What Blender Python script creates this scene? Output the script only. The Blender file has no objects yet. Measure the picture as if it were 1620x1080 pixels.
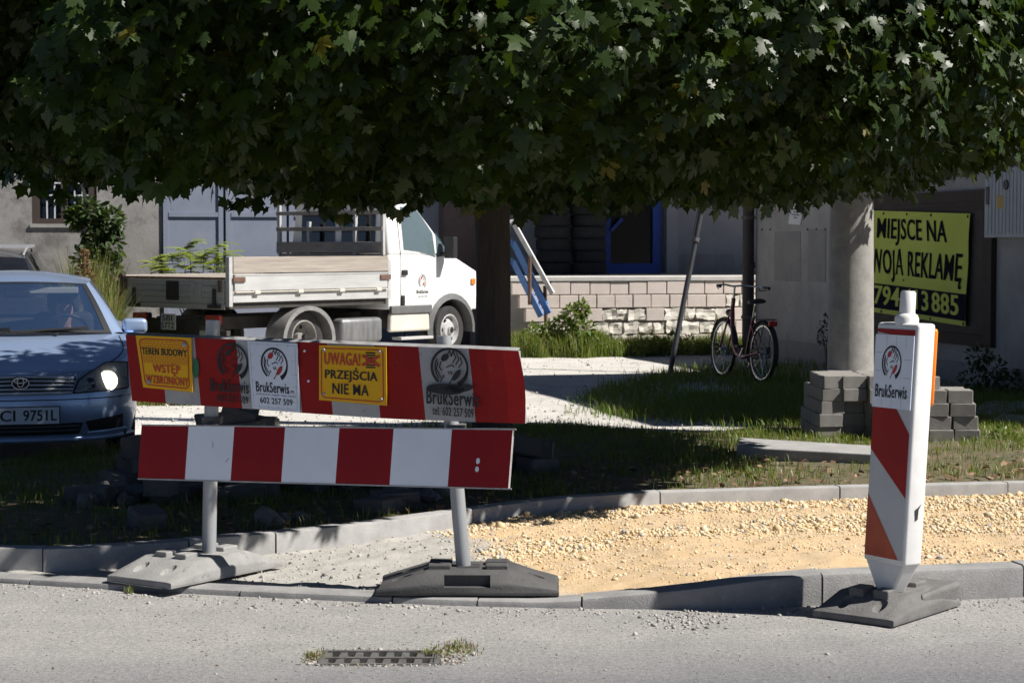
import bpy, bmesh, math, random
import numpy as np
from mathutils import Vector, Matrix, noise
random.seed(7); rng = np.random.default_rng(11)
S = bpy.context.scene; COL = S.collection
PI = math.pi

# ---------------------------------------------------------------- camera
FPX = 3100.0; EYE = 1.55; TH = math.atan(154 / FPX)
cam = bpy.data.cameras.new('camera'); camo = bpy.data.objects.new('camera', cam); COL.objects.link(camo)
camo.location = (0, 0, EYE); camo.rotation_euler = (PI / 2 - TH, 0, 0)
cam.sensor_width = 36; cam.lens = 36 * FPX / 1620; cam.clip_start = 0.1; cam.clip_end = 1500
cam.dof.use_dof = True; cam.dof.focus_distance = 9.2; cam.dof.aperture_fstop = 13
S.camera = camo
# ---------------------------------------------------------------- sky, sun, exposure
SUN_E = math.radians(47); SX, SY = 0.968, -0.25
W = bpy.data.worlds.new('World'); S.world = W; W.use_nodes = True
nt = W.node_tree; bg = nt.nodes['Background']; sky = nt.nodes.new('ShaderNodeTexSky')
sky.sky_type = 'NISHITA'; sky.sun_disc = False; sky.sun_elevation = SUN_E; sky.sun_rotation = math.atan2(SX, SY)
sky.air_density = 0.35; sky.dust_density = 0.0
nt.links.new(sky.outputs[0], bg.inputs[0]); bg.inputs[1].default_value = 0.05
sl = bpy.data.lights.new('sun', 'SUN'); sl.energy = 5.0; sl.angle = math.radians(0.5); sl.color = (1, .955, .89)
so = bpy.data.objects.new('sun', sl); COL.objects.link(so)
so.rotation_euler = Vector((-SX * math.cos(SUN_E), -SY * math.cos(SUN_E), -math.sin(SUN_E))).to_track_quat('-Z', 'Y').to_euler()
so.location = (20, -6, 20)
vs = S.view_settings; vs.view_transform = 'Standard'; vs.look = 'None'; vs.gamma = 1; vs.exposure = 0.68

# ---------------------------------------------------------------- pixel helpers (photograph pixels -> places)
_F = Vector((0, math.cos(TH), -math.sin(TH))); _U = Vector((0, math.sin(TH), math.cos(TH))); _C = Vector((0, 0, EYE))
def ray(px, py): return _F + Vector(((px - 810) / FPX, 0, 0)) + _U * ((540 - py) / FPX)
def G(px, py, z=0.0):
    d = ray(px, py); return _C + d * ((z - EYE) / d.z)
def PD(px, py, Y):
    d = ray(px, py); return _C + d * (Y / d.y)
def PL(px, py, p0, n):
    d = ray(px, py); return _C + d * ((Vector(p0) - _C).dot(n) / d.dot(n))

# ---------------------------------------------------------------- materials
def lin(c):
    if isinstance(c, str):
        c = [int(c[i:i + 2], 16) / 255 for i in (0, 2, 4)]
        c = [x / 12.92 if x < .04045 else ((x + .055) / 1.055) ** 2.4 for x in c]
    return (c[0], c[1], c[2], 1)
MATS = {}
def mat(name, c1, c2=None, scale=6, rough=.8, bump=0, bscale=40, metal=0, detail=6, spec=.5, c3=None, s3=30, a3=.5, thr=(.35, .65), stretch=None, bdist=.01, coat=0):
    if name in MATS: return MATS[name]
    m = bpy.data.materials.new(name); m.use_nodes = True; t = m.node_tree; N = t.nodes; L = t.links
    b = N['Principled BSDF']; b.inputs['Roughness'].default_value = rough; b.inputs['Metallic'].default_value = metal
    b.inputs['Specular IOR Level'].default_value = spec; b.inputs['Coat Weight'].default_value = coat
    b.inputs['Base Color'].default_value = lin(c1)
    tc = N.new('ShaderNodeTexCoord'); src = tc.outputs['Object']
    if stretch:
        mp = N.new('ShaderNodeMapping'); mp.inputs['Scale'].default_value = stretch; L.new(src, mp.inputs[0]); src = mp.outputs[0]
    def noi(sc, det=detail):
        n = N.new('ShaderNodeTexNoise'); n.inputs['Scale'].default_value = sc; n.inputs['Detail'].default_value = det
        n.inputs['Roughness'].default_value = .65; L.new(src, n.inputs['Vector']); return n
    def ramp(fac, lo, hi):
        r = N.new('ShaderNodeMapRange'); r.inputs[1].default_value = lo; r.inputs[2].default_value = hi; L.new(fac, r.inputs[0]); return r.outputs[0]
    def mix(f, a, bb):
        x = N.new('ShaderNodeMix'); x.data_type = 'RGBA'; L.new(f, x.inputs[0])
        for s, v in ((6, a), (7, bb)):
            if isinstance(v, tuple): x.inputs[s].default_value = v
            else: L.new(v, x.inputs[s])
        return x.outputs[2]
    if c2 is not None:
        col = mix(ramp(noi(scale).outputs[0], *thr), lin(c1), lin(c2))
        if c3 is not None:
            col = mix(ramp(noi(s3).outputs[0], a3, a3 + .14), col, lin(c3))
        L.new(col, b.inputs['Base Color'])
        rr = N.new('ShaderNodeMapRange'); L.new(noi(scale * 2.3).outputs[0], rr.inputs[0])
        rr.inputs[3].default_value = max(0, rough - .12); rr.inputs[4].default_value = min(1, rough + .12); L.new(rr.outputs[0], b.inputs['Roughness'])
    if bump:
        bp = N.new('ShaderNodeBump'); bp.inputs['Strength'].default_value = bump; bp.inputs['Distance'].default_value = bdist
        L.new(noi(bscale, 5).outputs[0], bp.inputs['Height']); L.new(bp.outputs[0], b.inputs['Normal'])
    MATS[name] = m; return m
def mat_leaf(name, c1, c2, trans=.35, sc=1.5, tc=(.25, .33, .02)):
    if name in MATS: return MATS[name]
    m = mat(name, c1, c2, scale=sc, rough=.42, spec=.3); t = m.node_tree; N = t.nodes; L = t.links
    b = N['Principled BSDF']; tr = N.new('ShaderNodeBsdfTranslucent'); tr.inputs[0].default_value = (*tc, 1)
    mx = N.new('ShaderNodeMixShader'); mx.inputs[0].default_value = trans
    L.new(b.outputs[0], mx.inputs[1]); L.new(tr.outputs[0], mx.inputs[2]); L.new(mx.outputs[0], N['Material Output'].inputs[0]); return m
def mat_glass(name, tint, alpha=.35, rough=.03):
    if name in MATS: return MATS[name]
    m = bpy.data.materials.new(name); m.use_nodes = True; t = m.node_tree; N = t.nodes; L = t.links
    b = N['Principled BSDF']; b.inputs['Base Color'].default_value = lin(tint); b.inputs['Roughness'].default_value = rough
    b.inputs['Specular IOR Level'].default_value = .9
    tr = N.new('ShaderNodeBsdfTransparent'); mx = N.new('ShaderNodeMixShader'); mx.inputs[0].default_value = alpha
    L.new(tr.outputs[0], mx.inputs[1]); L.new(b.outputs[0], mx.inputs[2]); L.new(mx.outputs[0], N['Material Output'].inputs[0]); MATS[name] = m; return m
def mat_emit(name, c, s):
    if name in MATS: return MATS[name]
    m = mat(name, c); b = m.node_tree.nodes['Principled BSDF']; b.inputs['Emission Color'].default_value = lin(c); b.inputs['Emission Strength'].default_value = s; return m

# ---------------------------------------------------------------- mesh builder
def frame_of(d):
    d = d.normalized(); a = Vector((0, 0, 1)) if abs(d.z) < .9 else Vector((1, 0, 0))
    x = d.cross(a).normalized(); return x, d.cross(x).normalized()
class MB:
    def __init__(s): s.v = []; s.f = []; s.m = []; s.cur = 0
    def add(s, vs, fs):
        o = len(s.v); s.v += [tuple(x) for x in vs]; s.f += [tuple(i + o for i in f) for f in fs]; s.m += [s.cur] * len(fs); return s
    def hexa(s, p):  # 0-3 bottom ring, 4-7 top ring
        return s.add(p, [(3, 2, 1, 0), (4, 5, 6, 7), (0, 1, 5, 4), (1, 2, 6, 5), (2, 3, 7, 6), (3, 0, 4, 7)])
    def box(s, c, d, R=None, taper=1):
        c = Vector(c); x, y, z = d[0] / 2, d[1] / 2, d[2] / 2
        p = [Vector((-x, -y, -z)), Vector((x, -y, -z)), Vector((x, y, -z)), Vector((-x, y, -z)), Vector((-x * taper, -y * taper, z)), Vector((x * taper, -y * taper, z)), Vector((x * taper, y * taper, z)), Vector((-x * taper, y * taper, z))]
        if R is not None: p = [R @ q for q in p]
        return s.hexa([q + c for q in p])
    def bar(s, a, b, w, h, up=(0, 0, 1)):
        a = Vector(a); b = Vector(b); d = (b - a).normalized(); u = Vector(up); x = d.cross(u).normalized() * w / 2; y = x.cross(d).normalized() * h / 2
        return s.hexa([a - x - y, a + x - y, b + x - y, b - x - y, a - x + y, a + x + y, b + x + y, b - x + y])
    def tube(s, pts, r, n=8, caps=True):
        pts = [Vector(p) for p in pts]; rs = r if isinstance(r, (list, tuple)) else [r] * len(pts); rings = []; x = None
        for i, p in enumerate(pts):
            d = (pts[min(i + 1, len(pts) - 1)] - pts[max(i - 1, 0)]).normalized()
            if x is None: x, y = frame_of(d)
            else:
                x = (x - d * x.dot(d)).normalized(); y = d.cross(x)
            rings.append([p + x * math.cos(2 * PI * k / n) * rs[i] + y * math.sin(2 * PI * k / n) * rs[i] for k in range(n)])
        vs = [q for g in rings for q in g]; fs = []
        for i in range(len(pts) - 1):
            for k in range(n): fs.append((i * n + k, i * n + (k + 1) % n, (i + 1) * n + (k + 1) % n, (i + 1) * n + k))
        if caps: fs.append(tuple(reversed(range(n)))); fs.append(tuple(range((len(pts) - 1) * n, len(pts) * n)))
        return s.add(vs, fs)
    def lathe(s, prof, c=(0, 0, 0), n=16, R=None, close=False):  # prof (r, z) about z then rotated
        c = Vector(c); vs = []; fs = []
        for r, z in prof:
            for k in range(n):
                q = Vector((r * math.cos(2 * PI * k / n), r * math.sin(2 * PI * k / n), z)); vs.append((R @ q if R is not None else q) + c)
        m = len(prof)
        for i in range(m if close else m - 1):
            j = (i + 1) % m
            for k in range(n): fs.append((i * n + k, i * n + (k + 1) % n, j * n + (k + 1) % n, j * n + k))
        return s.add(vs, fs)
    def grid(s, fn, nu, nv, flip=False):
        vs = [fn(i / nu, j / nv) for j in range(nv + 1) for i in range(nu + 1)]; w = nu + 1; fs = []
        for j in range(nv):
            for i in range(nu):
                f = (j * w + i, j * w + i + 1, (j + 1) * w + i + 1, (j + 1) * w + i); fs.append(f[::-1] if flip else f)
        return s.add(vs, fs)
    def prism(s, poly, e):  # poly: 3d points, extruded by e
        e = Vector(e); n = len(poly); a = [Vector(p) for p in poly]; b = [p + e for p in a]
        return s.add(a + b, [tuple(reversed(range(n))), tuple(range(n, 2 * n))] + [(i, (i + 1) % n, n + (i + 1) % n, n + i) for i in range(n)])
    def build(s, name, mats, parent=None, smooth=False, bevel=0, segs=2, world=True, auto=None):
        me = bpy.data.meshes.new(name)
        v = s.v
        if parent is not None and world and parent.get('_o') is not None:
            o = parent['_o']; v = [(a[0] - o[0], a[1] - o[1], a[2] - o[2]) for a in v]
        me.from_pydata(v, [], s.f)
        if not isinstance(mats, (list, tuple)): mats = [mats]
        for m in mats: me.materials.append(m)
        if len(mats) > 1: me.polygons.foreach_set('material_index', s.m)
        if bevel:
            bm = bmesh.new(); bm.from_mesh(me); bmesh.ops.remove_doubles(bm, verts=bm.verts, dist=1e-5)
            bmesh.ops.recalc_face_normals(bm, faces=bm.faces)
            es = [e for e in bm.edges if len(e.link_faces) == 2 and e.calc_face_angle(0) > .5]
            bmesh.ops.bevel(bm, geom=es, offset=bevel, segments=segs, affect='EDGES', clamp_overlap=True, profile=.5)
            bm.to_mesh(me); bm.free()
        if smooth:
            me.polygons.foreach_set('use_smooth', [True] * len(me.polygons))
            me.set_sharp_from_angle(angle=math.radians(smooth if smooth > 1 else 40))
        return link(name, me, parent)
def link(name, me, parent=None):
    o = bpy.data.objects.new(name, me); COL.objects.link(o)
    if parent is not None:
        o.parent = parent
        if parent.get('_o') is not None: o['_o'] = parent['_o']
    return o
def tag(o, label=None, cat=None, group=None, kind=None):
    if label: o['label'] = label
    if cat: o['category'] = cat
    if group: o['group'] = group
    if kind: o['kind'] = kind
    return o
def thing(name, loc, label, cat, group=None, rz=None):
    o = bpy.data.objects.new(name, None); COL.objects.link(o); o.location = loc; o.empty_display_size = .1
    if rz is not None: o.rotation_euler = (0, 0, rz)
    else: o['_o'] = tuple(loc)
    return tag(o, label, cat, group)
def centred(o):  # move a one-mesh object's origin to its base centre
    me = o.data; n = len(me.vertices); a = np.empty(n * 3); me.vertices.foreach_get('co', a); a = a.reshape(-1, 3)
    c = np.array([(a[:, 0].min() + a[:, 0].max()) / 2, (a[:, 1].min() + a[:, 1].max()) / 2, a[:, 2].min()]); a -= c
    me.vertices.foreach_set('co', a.ravel()); o.location = o.location + Vector(c); me.update(); return o
def raw(name, v, f, mats, parent=None, midx=None, smooth=False):
    me = bpy.data.meshes.new(name); v = np.asarray(v, dtype=np.float32); f = np.asarray(f, dtype=np.int32); k = f.shape[1]
    me.vertices.add(len(v)); me.vertices.foreach_set('co', v.ravel()); me.loops.add(f.size); me.loops.foreach_set('vertex_index', f.ravel())
    me.polygons.add(len(f)); me.polygons.foreach_set('loop_start', np.arange(0, f.size, k, dtype=np.int32))
    for m in (mats if isinstance(mats, (list, tuple)) else [mats]): me.materials.append(m)
    if midx is not None: me.polygons.foreach_set('material_index', np.asarray(midx, dtype=np.int32))
    if smooth: me.polygons.foreach_set('use_smooth', np.ones(len(f), dtype=bool))
    me.update(calc_edges=True); me.validate(); return link(name, me, parent)

# ---------------------------------------------------------------- print on flat things
class Quad:
    def __init__(s, a, b, c, d, toward=None):  # bottom-left, bottom-right, top-right, top-left
        s.a, s.b, s.c, s.d = [Vector(x) for x in (a, b, c, d)]
        n = (s.b - s.a).cross(s.d - s.a).normalized()
        t = (toward if toward is not None else _C - s.a)
        s.n = n if n.dot(t) > 0 else -n
    def __call__(s, u, v, off=0.0):
        return s.a * (1 - u) * (1 - v) + s.b * u * (1 - v) + s.c * u * v + s.d * (1 - u) * v + s.n * off
    def sub(s, u0, v0, u1, v1): return Quad(s(u0, v0), s(u1, v0), s(u1, v1), s(u0, v1), s.n)
def plate(name, q, t, m, parent, bevel=0, off=0):
    b = MB(); b.hexa([q(0, 0, off), q(1, 0, off), q(1, 1, off), q(0, 1, off), q(0, 0, off + t), q(1, 0, off + t), q(1, 1, off + t), q(0, 1, off + t)])
    return b.build(name, m, parent, bevel=bevel)
_TXT = {}
def text_polys(body, bold=.02):
    k = (body, bold)
    if k in _TXT: return _TXT[k]
    cu = bpy.data.curves.new('t', 'FONT'); cu.body = body; cu.offset = min(bold, .008); cu.space_character = 1.0 + bold * 1.6; cu.resolution_u = 3; cu.fill_mode = 'BOTH'
    ob = bpy.data.objects.new('t', cu); COL.objects.link(ob); bpy.context.view_layer.update()
    me = bpy.data.meshes.new_from_object(ob.evaluated_get(bpy.context.evaluated_depsgraph_get()))
    v = np.array([x.co[:2] for x in me.vertices]); f = [tuple(p.vertices) for p in me.polygons]
    bpy.data.objects.remove(ob); bpy.data.curves.remove(cu); bpy.data.meshes.remove(me)
    if len(v): v = (v - v.min(0)) / (v.max(0) - v.min(0))
    _TXT[k] = (v, f); return v, f
def text(name, body, q, box, m, parent, off=.002, bold=.02, slant=0):
    v, f = text_polys(body, bold); u0, v0, u1, v1 = box; b = MB()
    e = (.03 if bold > .03 and 'M' in body else .05 if bold > .03 else .025 if bold > .015 else 0) / len(body)
    for k, d in enumerate((0, -e, e) if e else (0,)): b.add([q(u0 + (u1 - u0) * (p[0] * (1 - 2 * e) + e + d), v0 + (v1 - v0) * p[1], off + k * .0002) for p in v], f)
    return b.build(name, m, parent)
def prints(name, polys, q, m, parent, off=.0015):
    b = MB()
    for p in polys: b.add([q(u, v, off) for u, v in p], [tuple(range(len(p)))])
    return b.build(name, m, parent)
def rect(u0, v0, u1, v1): return [(u0, v0), (u1, v0), (u1, v1), (u0, v1)]
def stroke(pts, w):
    out = []
    for (a, b) in zip(pts[:-1], pts[1:]):
        d = Vector(b) - Vector(a); n = Vector((-d.y, d.x)).normalized() * w / 2; a = Vector(a); b = Vector(b); e = d.normalized() * w * .3
        out.append([tuple(a - n - e), tuple(b - n + e), tuple(b + n + e), tuple(a + n - e)])
    return out
def arc(cx, cy, rx, ry, a0, a1, w0, w1=None, n=22):
    w1 = w0 if w1 is None else w1; out = []
    for i in range(n):
        q = []
        for j, s in ((i, 1), (i + 1, 1), (i + 1, -1), (i, -1)):
            t = j / n; a = math.radians(a0 + (a1 - a0) * t); w = (w0 + (w1 - w0) * t) / 2 * s
            q.append((cx + (rx + w) * math.cos(a), cy + (ry + w * ry / rx) * math.sin(a)))
        out.append(q)
    return out
def ellipse(cx, cy, rx, ry, rot=0, n=14):
    c, s = math.cos(rot), math.sin(rot)
    return [(cx + rx * math.cos(t) * c - ry * math.sin(t) * s, cy + rx * math.cos(t) * s + ry * math.sin(t) * c) for t in [2 * PI * i / n for i in range(n)]]
def emblem(q, parent, blk, red, off=.002):  # round mark: a hand gripping a stone, drawn in strokes
    prints('emblem_ring', arc(.5, .5, .46, .46, -60, 232, .05, .07, 30) + arc(.5, .5, .46, .46, -62, 10, .14, .03, 10) + arc(.5, .5, .37, .4, 150, 225, .04, .03, 8), q, blk, parent, off)
    fg = []
    for pts in [[(.40, .72), (.50, .92), (.55, .78), (.60, .93)], [(.60, .9), (.66, .75), (.58, .62)], [(.68, .86), (.74, .70), (.66, .58)], [(.78, .76), (.82, .62), (.74, .52)],
                [(.2, .62), (.16, .45), (.28, .24)], [(.28, .64), (.24, .5), (.3, .42)], [(.42, .5), (.55, .56), (.62, .52)], [(.46, .4), (.5, .34)], [(.52, .42), (.56, .34)], [(.6, .3), (.52, .14), (.46, .06)], [(.36, .3), (.26, .14)]]:
        fg += stroke(pts, .03)
    prints('emblem_hand', fg, q, blk, parent, off + .0002)
    for e_ in (ellipse(.38, .74, .12, .08, .7), ellipse(.68, .32, .17, .07, .95)): prints('emblem_stone', [e_], q, red, parent, off + .0004)
def rrect_border(w, r, u0=.03, v0=.03, u1=.97, v1=.97, asp=1.0):
    ry = r * asp; wy = w * asp; p = []
    p += [rect(u0 + r, v0, u1 - r, v0 + wy), rect(u0 + r, v1 - wy, u1 - r, v1), rect(u0, v0 + ry, u0 + w, v1 - ry), rect(u1 - w, v0 + ry, u1, v1 - ry)]
    for cx, cy, a in ((u1 - r, v1 - ry, 0), (u0 + r, v1 - ry, 90), (u0 + r, v0 + ry, 180), (u1 - r, v0 + ry, 270)):
        for i in range(5):
            t0, t1 = math.radians(a + 18 * i), math.radians(a + 18 * (i + 1)); k = (r - w) / r
            p.append([(cx + r * math.cos(t0), cy + ry * math.sin(t0)), (cx + r * math.cos(t1), cy + ry * math.sin(t1)), (cx + r * k * math.cos(t1), cy + ry * k * math.sin(t1)), (cx + r * k * math.cos(t0), cy + ry * k * math.sin(t0))])
    return p
BLACK = mat('black_print', (.012, .012, .013), rough=.6); RED = mat('red_print', (.42, .018, .012), (.36, .012, .01), rough=.45)

# ================================================================ SETTING
def interp(x, xs, ys): return float(np.interp(x, xs, ys))
M_ASPH = mat('asphalt', (.335, .325, .31), (.275, .27, .262), scale=3.5, rough=.93, bump=.6, bscale=220, c3=(.40, .385, .36), s3=70, a3=.58, bdist=.008)
M_ASPH.node_tree.nodes  # dust is thickest along the kerb: blend by distance from the kerb line
def road_dust(m):
    t = m.node_tree; N = t.nodes; L = t.links; b = N['Principled BSDF']; old = b.inputs['Base Color'].links[0].from_socket
    g = N.new('ShaderNodeNewGeometry'); sx = N.new('ShaderNodeSeparateXYZ'); L.new(g.outputs['Position'], sx.inputs[0])
    n = N.new('ShaderNodeTexNoise'); n.inputs['Scale'].default_value = 2.2; n.inputs['Detail'].default_value = 9; n.inputs['Roughness'].default_value = .7
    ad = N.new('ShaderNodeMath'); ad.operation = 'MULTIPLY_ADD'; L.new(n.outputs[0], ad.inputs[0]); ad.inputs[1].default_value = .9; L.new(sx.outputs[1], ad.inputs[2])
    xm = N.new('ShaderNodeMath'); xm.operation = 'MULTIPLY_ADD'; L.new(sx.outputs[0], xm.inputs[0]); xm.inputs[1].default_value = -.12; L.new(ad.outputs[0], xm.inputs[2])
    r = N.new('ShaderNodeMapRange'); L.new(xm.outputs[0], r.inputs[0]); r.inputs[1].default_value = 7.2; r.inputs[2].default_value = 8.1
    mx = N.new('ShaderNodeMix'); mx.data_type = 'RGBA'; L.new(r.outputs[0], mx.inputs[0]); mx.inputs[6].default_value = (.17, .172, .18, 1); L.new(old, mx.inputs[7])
    fn = N.new('ShaderNodeTexNoise'); fn.inputs['Scale'].default_value = 170; fn.inputs['Detail'].default_value = 3
    fr = N.new('ShaderNodeMapRange'); L.new(fn.outputs[0], fr.inputs[0]); fr.inputs[1].default_value = .3; fr.inputs[2].default_value = .7; fr.inputs[3].default_value = .55; fr.inputs[4].default_value = 1.4
    gn = N.new('ShaderNodeTexNoise'); gn.inputs['Scale'].default_value = 46; gn.inputs['Detail'].default_value = 4; gn.inputs['Roughness'].default_value = .8
    gr = N.new('ShaderNodeMapRange'); L.new(gn.outputs[0], gr.inputs[0]); gr.inputs[1].default_value = .32; gr.inputs[2].default_value = .68; gr.inputs[3].default_value = .62; gr.inputs[4].default_value = 1.3
    vo = N.new('ShaderNodeTexVoronoi'); vo.inputs['Scale'].default_value = 34
    vr = N.new('ShaderNodeMapRange'); L.new(vo.outputs['Distance'], vr.inputs[0]); vr.inputs[1].default_value = .06; vr.inputs[2].default_value = .2; vr.inputs[3].default_value = .55; vr.inputs[4].default_value = 1
    m1 = N.new('ShaderNodeMath'); m1.operation = 'MULTIPLY'; L.new(gr.outputs[0], m1.inputs[0]); L.new(vr.outputs[0], m1.inputs[1])
    m2 = N.new('ShaderNodeMath'); m2.operation = 'MULTIPLY'; L.new(m1.outputs[0], m2.inputs[0]); L.new(fr.outputs[0], m2.inputs[1]); fr = m2
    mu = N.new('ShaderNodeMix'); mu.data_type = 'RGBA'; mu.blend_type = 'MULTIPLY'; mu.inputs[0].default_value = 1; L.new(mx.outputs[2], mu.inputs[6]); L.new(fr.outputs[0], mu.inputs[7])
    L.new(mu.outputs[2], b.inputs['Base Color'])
    for nn in (n, fn, gn, vo): L.new(g.outputs['Position'], nn.inputs['Vector'])
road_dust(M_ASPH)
M_SOIL = mat('soil', (.11, .085, .06), (.06, .05, .035), scale=4, rough=.95, bump=.6, bscale=60)
M_YARD = mat('yard_gravel', (.56, .54, .50), (.44, .42, .39), scale=2.2, rough=.95, bump=.8, bscale=45, c3=(.30, .29, .27), s3=26, a3=.58)
M_CONC = mat('kerb_concrete', (.36, .355, .345), (.27, .265, .26), scale=7, rough=.9, bump=.3, bscale=150, c3=(.2, .195, .19), s3=23, a3=.62)
M_CONC2 = mat('old_kerb_concrete', (.29, .285, .28), (.20, .198, .195), scale=6, rough=.9, bump=.4, bscale=120, c3=(.34, .33, .31), s3=30, a3=.6)
b = MB(); b.add([(-400, -60, -.06), (400, -60, -.06), (400, 700, -.06), (-400, 700, -.06)], [(0, 1, 2, 3)])
tag(b.build('ground', M_SOIL), kind='structure')
# street sheet with an opening for the drain
DR0 = G(500, 1052); DR1 = G(690, 1032); dx0, dx1, dy0, dy1 = DR0.x, DR1.x + .02, DR0.y, DR1.y + .03
b = MB(); X0, X1, Y0, Y1 = -60, 60, -40, 8.95
for x0, x1, y0, y1 in ((X0, dx0, Y0, Y1), (dx1, X1, Y0, Y1), (dx0, dx1, Y0, dy0), (dx0, dx1, dy1, Y1)):
    b.add([(x0, y0, 0), (x1, y0, 0), (x1, y1, 0), (x0, y1, 0)], [(0, 1, 2, 3)])
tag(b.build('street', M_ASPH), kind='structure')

fk = [G(x, y) for x, y in ((-500, 902), (-200, 911), (0, 922), (200, 934), (400, 944), (700, 957), (900, 962), (1100, 964), (1300, 958), (1450, 951), (1620, 944), (1800, 938), (2200, 930))]
fkx = [p.x for p in fk]; fky = [p.y for p in fk]
fhx = [-9, G(860, 960).x, G(960, 960).x, G(1080, 960).x, G(1200, 960).x, G(1290, 958).x, 9]; fhz = [.03, .03, .05, .085, .12, .14, .14]
def FKY(x): return interp(x, fkx, fky)
def FKZ(x): return interp(x, fhx, fhz)
bk = [G(x, y, .03) for x, y in ((-300, 898), (0, 905), (100, 902), (250, 892), (440, 876), (600, 857), (750, 835), (870, 818), (1040, 806), (1330, 797), (1620, 790), (1900, 786))]
bkx = [p.x for p in bk]; bky = [max(p.y, FKY(p.x) + .17) for p in bk]
def BKY(x): return interp(x, bkx, bky)
BKZ = .135
def kerb_run(name, fy, fz, xs, w, m, lab, r=.02, bot=-.05):
    root = MB()  # bedding strip under the stones is the structure itself
    root.grid(lambda u, v: (xs[0] + (xs[-1] - xs[0]) * u, fy(xs[0] + (xs[-1] - xs[0]) * u) + .02 + (w - .04) * v, bot + .035), 24, 1)
    K = tag(root.build(name, M_CONC2), kind='structure')
    for i, (a, c) in enumerate(zip(xs[:-1], xs[1:])):
        b = MB(); g = .004; a2, c2 = a + g, c - g; n = 4; prof = lambda z: [(0, bot), (0, z - r), (r * .3, z - r * .3), (r, z), (w - .01, z), (w, z - .01), (w, bot)]
        vs = []; jit = random.uniform(-.004, .004); dz = random.uniform(-.003, .003)
        for k in range(n + 1):
            x = a2 + (c2 - a2) * k / n; dy = (fy(x + .01) - fy(x - .01)) / .02; nx, ny = -dy / math.hypot(1, dy), 1 / math.hypot(1, dy)
            for o, z in prof(fz(x) + dz): vs.append((x + nx * (o + jit), fy(x) + ny * (o + jit), z))
        q = 7; fs = [(k * q + j, k * q + (j + 1) % q, (k + 1) * q + (j + 1) % q, (k + 1) * q + j) for k in range(n) for j in range(q)]
        fs += [tuple(range(q)), tuple(reversed(range(n * q, n * q + q)))]
        b.add(vs, [f[::-1] for f in fs]); b.build('kerb_stone', m, K, smooth=35)
    return K
xs = [-4.2, -3.2, -2.2, -1.2, G(620, 955).x, G(755, 955).x, G(920, 960).x, G(1298, 955).x, 2.25, 3.2, 4.2]
kerb_run('front_kerb', FKY, FKZ, xs, .14, M_CONC2, '')
xs = [-4, -3, G(100, 890).x, -1.55, -.55 - .6, G(440, 870, .03).x + .0, G(750, 830, .03).x, G(1041, 800, .03).x, G(1328, 797, .03).x, 2.95, 3.95]
xs = sorted(set(round(x, 2) for x in xs)); xs = [x for i, x in enumerate(xs) if i == 0 or x - xs[i - 1] > .3]
kerb_run('back_kerb', BKY, lambda x: BKZ, xs, .1, M_CONC, '', r=.012)

# path bed between the kerbs: crushed yellow stone, grey sand on the barrier side
M_PATH = mat('crushed_stone_bed', (.56, .40, .225), (.52, .39, .25), scale=3, rough=.97, bump=.7, bscale=120, c3=(.72, .58, .36), s3=55, a3=.56)
def sand_mix(m):
    t = m.node_tree; N = t.nodes; L = t.links; b = N['Principled BSDF']; old = b.inputs['Base Color'].links[0].from_socket
    g = N.new('ShaderNodeNewGeometry'); sx = N.new('ShaderNodeSeparateXYZ'); L.new(g.outputs['Position'], sx.inputs[0])
    n = N.new('ShaderNodeTexNoise'); n.inputs['Scale'].default_value = 2.6; n.inputs['Detail'].default_value = 6
    ad = N.new('ShaderNodeMath'); ad.operation = 'MULTIPLY_ADD'; L.new(n.outputs[0], ad.inputs[0]); ad.inputs[1].default_value = .9; L.new(sx.outputs[0], ad.inputs[2])
    ym = N.new('ShaderNodeMath'); ym.operation = 'MULTIPLY_ADD'; L.new(sx.outputs[1], ym.inputs[0]); ym.inputs[1].default_value = .28; L.new(ad.outputs[0], ym.inputs[2])
    r = N.new('ShaderNodeMapRange'); L.new(ym.outputs[0], r.inputs[0]); r.inputs[1].default_value = 2.93; r.inputs[2].default_value = 3.12
    n2 = N.new('ShaderNodeTexNoise'); n2.inputs['Scale'].default_value = 40; n2.inputs['Detail'].default_value = 6
    gm = N.new('ShaderNodeMix'); gm.data_type = 'RGBA'; L.new(n2.outputs[0], gm.inputs[0]); gm.inputs[6].default_value = (.29, .28, .255, 1); gm.inputs[7].default_value = (.47, .455, .42, 1)
    mx = N.new('ShaderNodeMix'); mx.data_type = 'RGBA'; L.new(r.outputs[0], mx.inputs[0]); L.new(gm.outputs[2], mx.inputs[6]); L.new(old, mx.inputs[7]); L.new(mx.outputs[2], b.inputs['Base Color'])
    for nn in (n, n2): L.new(g.outputs['Position'], nn.inputs['Vector'])
sand_mix(M_PATH)
def path_z(x, y):
    y0, y1 = FKY(x) + .12, BKY(x); t = min(1, max(0, (y - y0) / max(.02, y1 - y0)))
    z = .028 + (min(.075, FKZ(x) - .02) - .02) * (1 - t) + .03 * t * min(1, max(0, x + 1))
    return z + .012 * noise.noise((x * 3.1, y * 3.1, 2)) + .012 * noise.noise((x * 9, y * 9, 5)) + .006 * noise.noise((x * 25, y * 25, 1))
b = MB()
def pf(u, v):
    x = -3.3 + 7.2 * u; y0, y1 = FKY(x) + .1, BKY(x) + .04; y = y0 + max(.02, y1 - y0) * v; return (x, y, path_z(x, y))
b.grid(pf, 260, 90); PATH = tag(b.build('path', M_PATH, smooth=60), kind='structure')

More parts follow.
